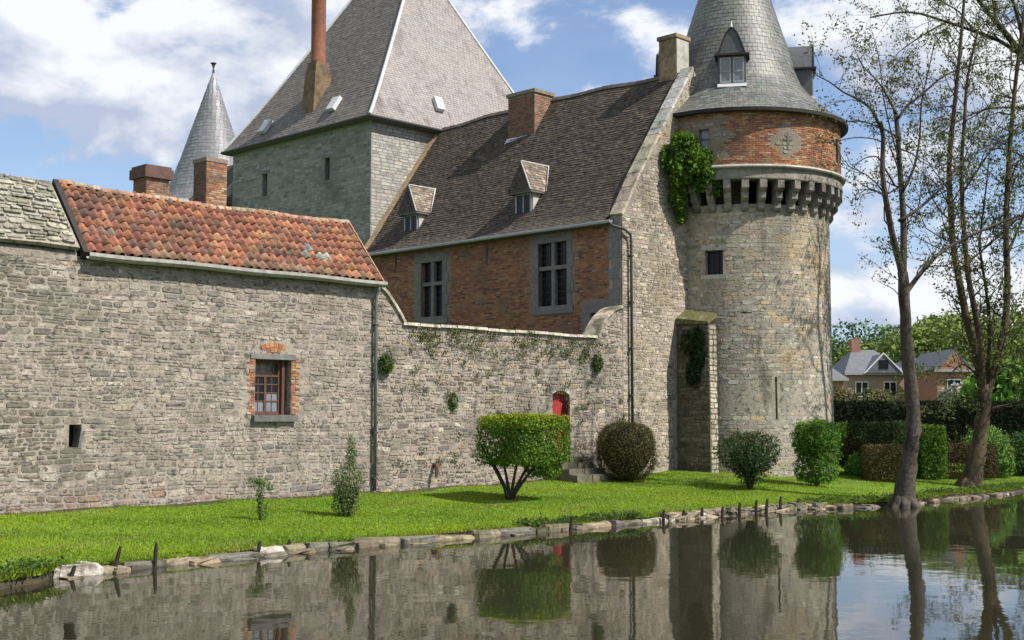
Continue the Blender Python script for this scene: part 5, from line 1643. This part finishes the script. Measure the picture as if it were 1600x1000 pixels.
    ivy('wall_plant', 'small green weed on the wall above the square-clipped shrub', [(-2.55, -.08, 3.15, .16, .1, .25, 1)], 200, [(.07, .14, .03), (.10, .16, .04)], .07, 45)
    rs = np.random.default_rng(46)
    V, Cc = [], []
    for k in range(250):
        if k < 120: u, z = rs.uniform(-4.3, 4.6), 5.2 - rs.random() ** 2 * .7
        else: u, z = rs.uniform(-5.2, 8.0), rs.uniform(1.2, 4.8)
        if u > 5: z *= .7
        m = int(rs.integers(10, 40))
        s = rs.uniform(.05, .15)
        P = rs.normal(0, 1, (m, 3)) * np.array([s, .03, s * .9])
        P = np.array([W(u + a, -.05 - abs(b), z + c) for a, b, c in P])
        V.append(leaves(P, .06, None, rs, .6)); 
        base = [(.10, .13, .04), (.16, .16, .06), (.07, .10, .03), (.20, .18, .08)][int(rs.integers(0, 4))]
        Cc.append(colvar(m, [base], rs))
    solo('wall_weeds', fastmesh('wall_weeds', np.concatenate(V), 4, 'leaf_dull', np.concatenate(Cc)), 'many small weed tufts rooted in the joints of the low stone wall', 'weeds', kind='stuff')
    # rank grass and low herbs at the bank on the far left and right
    V, Cc = [], []
    for k in range(420):
        u = rs.uniform(4.4, 22) if k < 230 else (rs.uniform(-22, -18.3) if k < 320 else rs.uniform(-7, -3))
        v = bankv(u) + lip(u) * .8 + rs.uniform(-.05, .5) * (1 if k < 320 else .5)
        m = 22
        P = rs.normal(0, 1, (m, 3)) * np.array([.12, .1, .05])
        z = gz(u, max(v, bankv(u) + lip(u) + .01)) + .06
        P = np.array([W(u + a, v + b, z + abs(c)) for a, b, c in P])
        V.append(leaves(P, .09, None, rs, .4, .2)); Cc.append(colvar(m, [(.08, .15, .025), (.12, .16, .04), (.06, .11, .02)], rs))
    solo('bank_herbs', fastmesh('bank_herbs', np.concatenate(V), 4, 'leaf', np.concatenate(Cc)), 'rank low herbs fringing the water at both ends of the edging', 'weeds', kind='stuff')


vegetation()


# ------------------------------------------------------------------ trees on the right
def px_path(pts, Y0, drift=0., wob=.15, seed=1):
    r = random.Random(seed)
    out = []
    for i, (x, y) in enumerate(pts):
        k = i / max(1, len(pts) - 1)
        out.append(Vector(at(x, y, Y0 + drift * k + (r.uniform(-wob, wob) if i else 0))))
    return out


def smooth(pts, n=3):
    out = []
    for i in range(len(pts) - 1):
        p0, p1, p2, p3 = pts[max(i - 1, 0)], pts[i], pts[i + 1], pts[min(i + 2, len(pts) - 1)]
        for k in range(n):
            t = k / n
            out.append(.5 * ((2 * p1) + (p2 - p0) * t + (2 * p0 - 5 * p1 + 4 * p2 - p3) * t * t + (3 * p1 - p0 - 3 * p2 + p3) * t ** 3))
    out.append(pts[-1])
    return out


def tree(name, label, base, trunk, limbs, seed, leafcols, density=1., leafsize=.095, barkm='bark', twig_len=1.7, roots=True):
    r = random.Random(seed)
    rs = np.random.default_rng(seed)
    T = Thing(name, label, 'tree', base, castle=False)
    b = B()
    tp = smooth(trunk[0], 3)
    n = len(tp)
    tr = [float(np.interp(i / (n - 1), np.linspace(0, 1, len(trunk[1])), trunk[1])) for i in range(n)]
    b.tube(tp, tr, 12)
    if roots:
        for k in range(7):
            a = k * .9 + r.uniform(-.3, .3)
            L = tr[0] * r.uniform(1.3, 1.8)
            p = tp[0]
            b.tube([p + Vector((0, 0, .45)), p + Vector((math.cos(a) * L * .45, math.sin(a) * L * .45, .22)), p + Vector((math.cos(a) * L, math.sin(a) * L, -.05)), p + Vector((math.cos(a) * L * 1.2, math.sin(a) * L * 1.2, -.25))], [tr[0] * .6, tr[0] * .45, tr[0] * .28, tr[0] * .12], 7)
    # rough the bark
    V = []
    for v in b.V:
        k = .016 * math.sin(v[2] * 7 + v[0] * 23) + .013 * math.sin(v[1] * 29 + v[2] * 3) + .008 * math.sin(v[0] * 51 - v[2] * 13)
        V.append((v[0] + k, v[1] - k, v[2]))
    b.V = V
    T.part('trunk', b, barkm, smooth=True)
    tips, twigs = [], B()
    def branch(p, d, L, rad, lev):
        pts = [p]
        m = 4
        for i in range(m):
            d = (d + Vector((r.gauss(0, .22), r.gauss(0, .22), r.gauss(.03, .18)))).normalized()
            pts.append(pts[-1] + d * L / m)
        twigs.tube(pts, [rad * (1 - .75 * i / m) for i in range(m + 1)], 4 if lev else 5, cap=False)
        if lev < 2:
            for k in range(r.choice((2, 3, 3)) if lev == 0 else r.choice((1, 2, 2))):
                q = r.uniform(.3, .95)
                i = min(int(q * m), m - 1)
                nd = (d + Vector((r.gauss(0, .7), r.gauss(0, .7), r.gauss(.1, .5)))).normalized()
                branch(pts[i].lerp(pts[i + 1], q * m - i), nd, L * r.uniform(.4, .65), rad * .55, lev + 1)
        tips.append((pts[-1], lev)); 
        if lev: tips.append((pts[2], lev))
    for (path, r0, r1, nb) in limbs:
        sp = smooth(path, 3)
        n = len(sp)
        rad = [r0 + (r1 - r0) * (i / (n - 1)) ** .8 for i in range(n)]
        T.part('limb', B().tube(sp, rad, 8), barkm if r0 > .05 else 'bark_dark', smooth=True)
        for k in range(int(nb * density)):
            i = r.randrange(int(n * .15), n - 1)
            d = (sp[i + 1] - sp[i]).normalized()
            dd = (d * .5 + Vector((r.gauss(0, .75), r.gauss(0, .75), r.gauss(.25, .45)))).normalized()
            branch(sp[i], dd, twig_len * r.uniform(.5, 1.2), max(.008, min(.03, rad[i] * .4)), 0)
    T.part('twigs', twigs, 'bark_dark', stuff=True)
    Ps = []
    for (p, lev) in tips:
        if r.random() < .25: continue
        m = r.randrange(3, 10)
        Ps.append(np.array(p)[None] + rs.normal(0, .10, (m, 3)))
    P = np.concatenate(Ps)
    T.link('crown', fastmesh('crown', leaves(P - np.array(base), leafsize, None, rs, .5), 4, 'leaf', colvar(len(P), leafcols, rs, .35)))
    return T


def trees():
    LC = [(.085, .105, .03), (.11, .13, .035), (.065, .075, .028), (.13, .14, .05)]
    Y = 38.4
    base = at(1413, 788, Y)
    pp = lambda pts, dr=0., s=1, w=.12: px_path(pts, Y, dr, w, s)
    trunk = ([Vector(at(1412, 797, Y))] + pp([(1415, 760), (1421, 715), (1427, 670), (1426, 630), (1420, 575), (1416, 520), (1413, 465), (1410, 425)], 0, 1, .03), [.36, .28, .235, .215, .20, .185, .175, .165, .14])
    limbs = [(pp([(1412, 460), (1410, 430), (1396, 375), (1386, 322), (1379, 270), (1380, 215), (1376, 190)], -.8, 2), .13, .06, 5),
             (pp([(1378, 205), (1362, 172), (1340, 155), (1318, 144), (1296, 128), (1276, 118)], -1.2, 3), .05, .014, 9),
             (pp([(1413, 460), (1411, 430), (1412, 370), (1410, 315), (1405, 250), (1402, 200), (1398, 172)], .5, 4), .13, .065, 6),
             (pp([(1400, 178), (1386, 150), (1372, 128), (1350, 105), (1341, 88)], .4, 5), .045, .012, 8),
             (pp([(1403, 185), (1418, 165), (1440, 148), (1470, 122), (1500, 108), (1540, 97), (1600, 94)], 1., 6), .05, .015, 10),
             (pp([(1414, 460), (1432, 435), (1455, 408), (1482, 386), (1530, 362), (1570, 345), (1615, 330)], 1.4, 7), .085, .03, 10),
             (pp([(1405, 345), (1425, 333), (1452, 312), (1478, 286), (1496, 262), (1530, 235), (1570, 215)], 1., 8), .06, .015, 10),
             (pp([(1384, 225), (1365, 217), (1335, 215), (1300, 222), (1262, 224), (1250, 228)], -1.5, 9), .025, .006, 2),
             (pp([(1398, 290), (1382, 262), (1370, 245), (1352, 247), (1335, 258), (1320, 275)], -1., 10), .035, .008, 2),
             (pp([(1412, 470), (1396, 452), (1380, 444), (1368, 436)], -.6, 11), .02, .006, 2),
             (pp([(1407, 440), (1385, 425), (1362, 408), (1342, 398)], -.8, 12), .014, .004, 1),
             (pp([(1410, 300), (1428, 262), (1437, 215), (1440, 160), (1452, 105), (1462, 60)], .8, 13), .05, .012, 9),
             (pp([(1405, 250), (1392, 205), (1380, 150), (1376, 110), (1370, 75), (1362, 50)], .2, 14), .03, .008, 7),
             (pp([(1426, 640), (1450, 632), (1480, 612), (1500, 600)], -.5, 15), .02, .006, 3)]
    tree('waterside_tree', 'slim twin-stemmed tree with sparse spring leaves, at the very edge of the water', base, trunk, limbs, 51, LC, 1.2, twig_len=1.5)
    Y2 = 45.3
    base2 = at(1520, 757, Y2)
    pq = lambda pts, dr=0., s=1, w=.15: px_path(pts, Y2, dr, w, s)
    trunk2 = ([Vector(at(1515, 768, Y2))] + pq([(1521, 735), (1528, 705), (1533, 670), (1537, 635), (1538, 600)], 0, 1, .03), [.44, .33, .265, .235, .23, .17])
    limbs2 = [(pq([(1536, 650), (1535, 610), (1527, 560), (1512, 505), (1499, 440), (1489, 380), (1485, 320), (1483, 260), (1489, 190), (1496, 120), (1502, 55), (1508, -20)], 1., 2), .20, .05, 18),
              (pq([(1537, 645), (1535, 605), (1533, 545), (1523, 485), (1512, 425), (1505, 345), (1502, 265), (1507, 190), (1512, 120), (1530, 40)], -1., 3), .16, .04, 14),
              (pq([(1538, 650), (1543, 610), (1560, 560), (1571, 500), (1574, 440), (1572, 350), (1576, 260), (1582, 180), (1590, 100), (1602, 10)], .6, 4), .19, .06, 18),
              (pq([(1540, 600), (1546, 540), (1543, 470), (1534, 410), (1531, 375), (1540, 300), (1548, 220)], 1.5, 5), .09, .02, 12),
              (pq([(1545, 640), (1568, 634), (1590, 628), (1625, 610)], -.8, 6), .06, .02, 5),
              (pq([(1530, 590), (1515, 575), (1500, 570), (1480, 590), (1462, 600)], -1., 7), .05, .012, 5),
              (pq([(1486, 345), (1470, 330), (1452, 300), (1442, 262), (1448, 220)], .5, 8), .035, .01, 8),
              (pq([(1500, 420), (1530, 395), (1560, 370), (1600, 335), (1640, 320)], 1.2, 9), .05, .015, 10),
              (pq([(1573, 400), (1590, 360), (1615, 300), (1640, 240)], .8, 10), .06, .02, 8),
              (pq([(1505, 300), (1530, 262), (1556, 225), (1590, 200), (1620, 180)], .8, 11), .045, .012, 9)]
    tree('garden_tree', 'broad many-stemmed tree with a flared mossy foot, on the bank at the right', base2, trunk2, limbs2, 52, LC + [(.12, .16, .04), (.10, .15, .03)], 2.0, .115, 'bark_warm', 1.9)
    Y3 = 54.
    b3 = at(1700, 752, Y3)
    p3 = lambda pts, dr=0., s=1, w=.15: px_path(pts, Y3, dr, w, s)
    trunk3 = ([Vector((b3[0], b3[1], .2))] + p3([(1695, 700), (1685, 560), (1672, 420), (1655, 280), (1632, 160)], 0, 1, .05), [.55, .45, .4, .36, .32, .27])
    limbs3 = [(p3([(1632, 165), (1604, 98), (1582, 66), (1560, 38), (1536, 10), (1515, -20)], -2, 2), .20, .07, 12),
              (p3([(1598, 88), (1562, 64), (1520, 48), (1478, 34), (1440, 22), (1410, 19), (1360, 27)], -3, 3), .10, .03, 14),
              (p3([(1480, 34), (1450, 50), (1428, 64), (1402, 84), (1386, 108)], -3.4, 4), .05, .012, 9),
              (p3([(1604, 98), (1596, 50), (1585, 10), (1570, -30)], -1, 5), .13, .05, 9),
              (p3([(1560, 40), (1552, 10), (1548, -25)], -2, 6), .07, .02, 6),
              (p3([(1640, 210), (1610, 175), (1580, 168), (1545, 170), (1510, 182), (1480, 200), (1455, 225)], -2, 7), .08, .015, 12),
              (p3([(1660, 320), (1620, 270), (1590, 240), (1555, 232), (1525, 240)], -2, 8), .08, .015, 10),
              (p3([(1520, 48), (1500, 20), (1470, 2), (1440, -8), (1400, -14)], -3, 9), .04, .01, 8)]
    tree('overhanging_tree', 'tree at the right edge whose dark bare limbs reach across the sky', b3, trunk3, limbs3, 53, LC, 1.3, .10, 'bark_dark', 1.9, roots=False)


trees()


# ------------------------------------------------------------------ beyond the hedge: houses and woodland
def far_tree(label, px, pb, pt, Y, w, cols, seed, n=9000, name='woodland_tree'):
    rs = np.random.default_rng(seed)
    X, _, zt = at(px, pt, Y)
    h = zt - .5
    T = Thing(name, label, 'tree', (X, Y, .45), castle=False, group='trees beyond the hedge')
    T.part('trunk', B().tube([(X, Y, .3), (X + .1, Y, h * .35), (X, Y, h * .8)], [.35, .28, .1], 7), 'bark_dark', smooth=True)
    Vs = []
    for k in range(9):
        c = np.array([rs.uniform(-.55, .55) * w, rs.uniform(-.5, .5) * w, h * rs.uniform(.38, .78)])
        if k == 0: c = np.array([0, 0, h * .78])
        d = w * rs.uniform(.4, .62)
        P, N = shape_pts('ball', (d, d, min(d * .85, h * .22)), n // 9, rs, fill=.3, rough=d * .18, sc=1.1)
        Vs.append(leaves(P + c, .42, None, rs, .7, .3, N, .8))
    V = np.concatenate(Vs)
    T.link('crown', fastmesh('crown', V, 4, 'leaf_dull', colvar(len(V) // 4, cols, rs, .3)))


def far_house(label, xl, xr, ye, yr, Y, wallm, gable=None, seed=1, chim=True, front_gable=False):
    r = random.Random(seed)
    X0, _, ze = at(xl, ye, Y); X1 = at(xr, ye, Y)[0]; zr = at(xl, yr, Y)[2]
    D = 7.0
    T = Thing('brick_house', label, 'house', ((X0 + X1) / 2, Y + D / 2, .45), castle=False, group='houses beyond the hedge')
    T.part('wall', B().box((X0, Y, .3), (X1, Y + D, ze)), wallm)
    b = B()
    if front_gable:
        xm = (X0 + X1) / 2
        b.prism([(X0 - .25, Y - .25, ze), (xm, Y - .25, zr), (X1 + .25, Y - .25, ze)], (0, D + .5, 0))
        T.part('gable', B().prism([(X0, Y - .28, ze - .02), (xm, Y - .28, zr - .18), (X1, Y - .28, ze - .02)], (0, .2, 0)), wallm)
    else:
        h = 1.3
        V = [(X0 - .3, Y - .3, ze), (X1 + .3, Y - .3, ze), (X1 + .3, Y + D + .3, ze), (X0 - .3, Y + D + .3, ze), (X0 + h, Y + D / 2, zr), (X1 - h, Y + D / 2, zr)]
        b.add(V, [(0, 1, 5, 4), (1, 2, 5), (2, 3, 4, 5), (3, 0, 4), (0, 3, 2, 1)])
    rf = T.part('roof', b, 'house_roof')
    T.part('fascia', B().box((X0 - .3, Y - .34, ze - .14), (X1 + .3, Y - .305, ze + .03)), 'grey_paint')
    if chim:
        T.part('chimney', B().box((X0 + 1.2, Y + D / 2 - .4, zr - .5), (X0 + 1.9, Y + D / 2 + .4, zr + .9)), 'house_brick', rf)
    n = max(1, int((X1 - X0) / 2.0))
    for k in range(n):
        xc = X0 + (k + .5) * (X1 - X0) / n
        for zc in ((ze - 1.25,) if ze < 5 else (ze - 1.25, ze - 3.6)):
            f = T.part('window', B().box((xc - .5, Y - .05, zc - .6), (xc + .5, Y - .003, zc + .6)), 'white_paint')
            for s in (-1, 1):
                T.part('pane', B().box((xc + (.04 if s > 0 else -.44), Y - .065, zc - .52), (xc + (.44 if s > 0 else -.04), Y - .052, zc + .52)), 'glass', f)
    if gable:                                # a white-trimmed roof gable
        (gx, gw, gh) = gable
        xc = X0 + (X1 - X0) * gx
        g = T.part('roof_gable', B().prism([(xc - gw, Y - .45, ze + .02), (xc, Y - .45, ze + gh), (xc + gw, Y - .45, ze + .02)], (0, 3.4, 0)), 'house_roof')
        b = B()
        for s in (-1, 1):
            b.hexa([(xc + s * gw * 1.05, Y - .52, ze - .03), (xc + s * gw * .97, Y - .52, ze - .03), (xc + s * gw * .97, Y - .455, ze - .03), (xc + s * gw * 1.05, Y - .455, ze - .03), (xc, Y - .52, ze + gh + .08), (xc, Y - .52, ze + gh - .02), (xc, Y - .455, ze + gh - .02), (xc, Y - .455, ze + gh + .10)])
        T.part('bargeboard', b, 'white_paint', g)
        T.part('window', B().box((xc - .35, Y - .5, ze + .35), (xc + .35, Y - .452, ze + 1.0)), 'glass', g)


def background():
    D1 = [(.085, .15, .065), (.065, .115, .05), (.11, .18, .07)]  # far greens lightened, distance haze put into the leaf colours
    D2 = [(.15, .20, .05), (.12, .165, .045), (.19, .24, .06)]
    D3 = [(.12, .24, .04), (.16, .29, .05)]
    far_house('far brick house with a dark roof, half hidden by the round tower', 1262, 1318, 592, 552, 92, 'house_brick', seed=1)
    far_house('pale grey-roofed house with a white-trimmed gable, left of the first tree trunk', 1324, 1412, 583, 543, 100, 'house_cream', (.62, 1.5, 1.5), seed=2)
    far_house('brick house with a grey roof seen between the two tree trunks', 1416, 1466, 583, 552, 104, 'house_brick', (.4, 1.1, 1.1), seed=3, chim=False)
    far_house('red brick house with its gable end to the garden, left of the second tree trunk', 1464, 1516, 578, 545, 92, 'house_brick', seed=4, front_gable=True, chim=False)
    far_tree('dark green tree behind the roofs right beside the round tower', 1334, 600, 497, 150, 6.2, D1, 61)
    far_tree('blue-green tree partly behind the first tree trunk', 1385, 600, 499, 160, 6.5, D1, 62)
    far_tree('mid green low tree touching the roof of the pale house', 1345, 600, 526, 128, 4.2, D2, 63)
    far_tree('yellow-green tree between the two tree trunks', 1452, 600, 492, 130, 5.2, D2, 64)
    far_tree('olive green tree above the brick gable house', 1490, 600, 478, 140, 5.5, D2, 65)
    far_tree('tall tree behind the second tree trunk', 1545, 600, 470, 135, 6.5, D2, 66)
    far_tree('bright fresh green tree just beyond the hedge at the right', 1580, 600, 553, 70, 2.6, D3, 67, 7000)
    far_tree('dark tree low on the skyline at the foot of the tower', 1302, 600, 527, 170, 4.0, D1, 68)
    far_tree('large tree beyond the right edge', 1640, 600, 450, 120, 7.0, D2, 69)
    # white-flowering bush above the hedge
    X, Y, Z = at(1497, 612, 74)
    bush('flowering_bush', 'whitish flowering bush showing over the hedge before the brick gable', (X, Y, .45), [('ball', (0, 0, Z - .75), (1.1, .8, .75), 2600, dict(rough=.12)), ('ball', (0, 0, (Z - 1) * .5), (.9, .7, (Z - 1) * .55), 1500, dict(rough=.1))], [(.5, .48, .44), (.4, .42, .34), (.12, .16, .07)], .16, 'leaf_dull', seed=70)
    for i, (px, w, lab) in enumerate(((1312, 1.0, 'ragged brown-green shrub over the hedge beside the tower'), (1365, 1.5, 'brownish shrub over the hedge below the pale house'), (1545, 1.2, 'green shrub over the hedge behind the second tree trunk'))):
        X, Y, Z = at(px, 612, 78)
        bush('garden_shrub', lab, (X, Y, .45), [('ball', (0, 0, Z - 1.3), (w, .8, 1.0), 2600, dict(rough=.2)), ('ball', (0, 0, Z * .4), (w, .8, Z * .4), 1600, dict(rough=.1))], [(.10, .10, .04), (.07, .09, .03), (.12, .11, .05)], .16, 'leaf_dull', seed=71 + i)


background()
print('objects', len(bpy.data.objects), 'tris', sum(sum(len(p.vertices) - 2 for p in m.polygons) * 1 for m in bpy.data.meshes if len(m.polygons) < 50000))
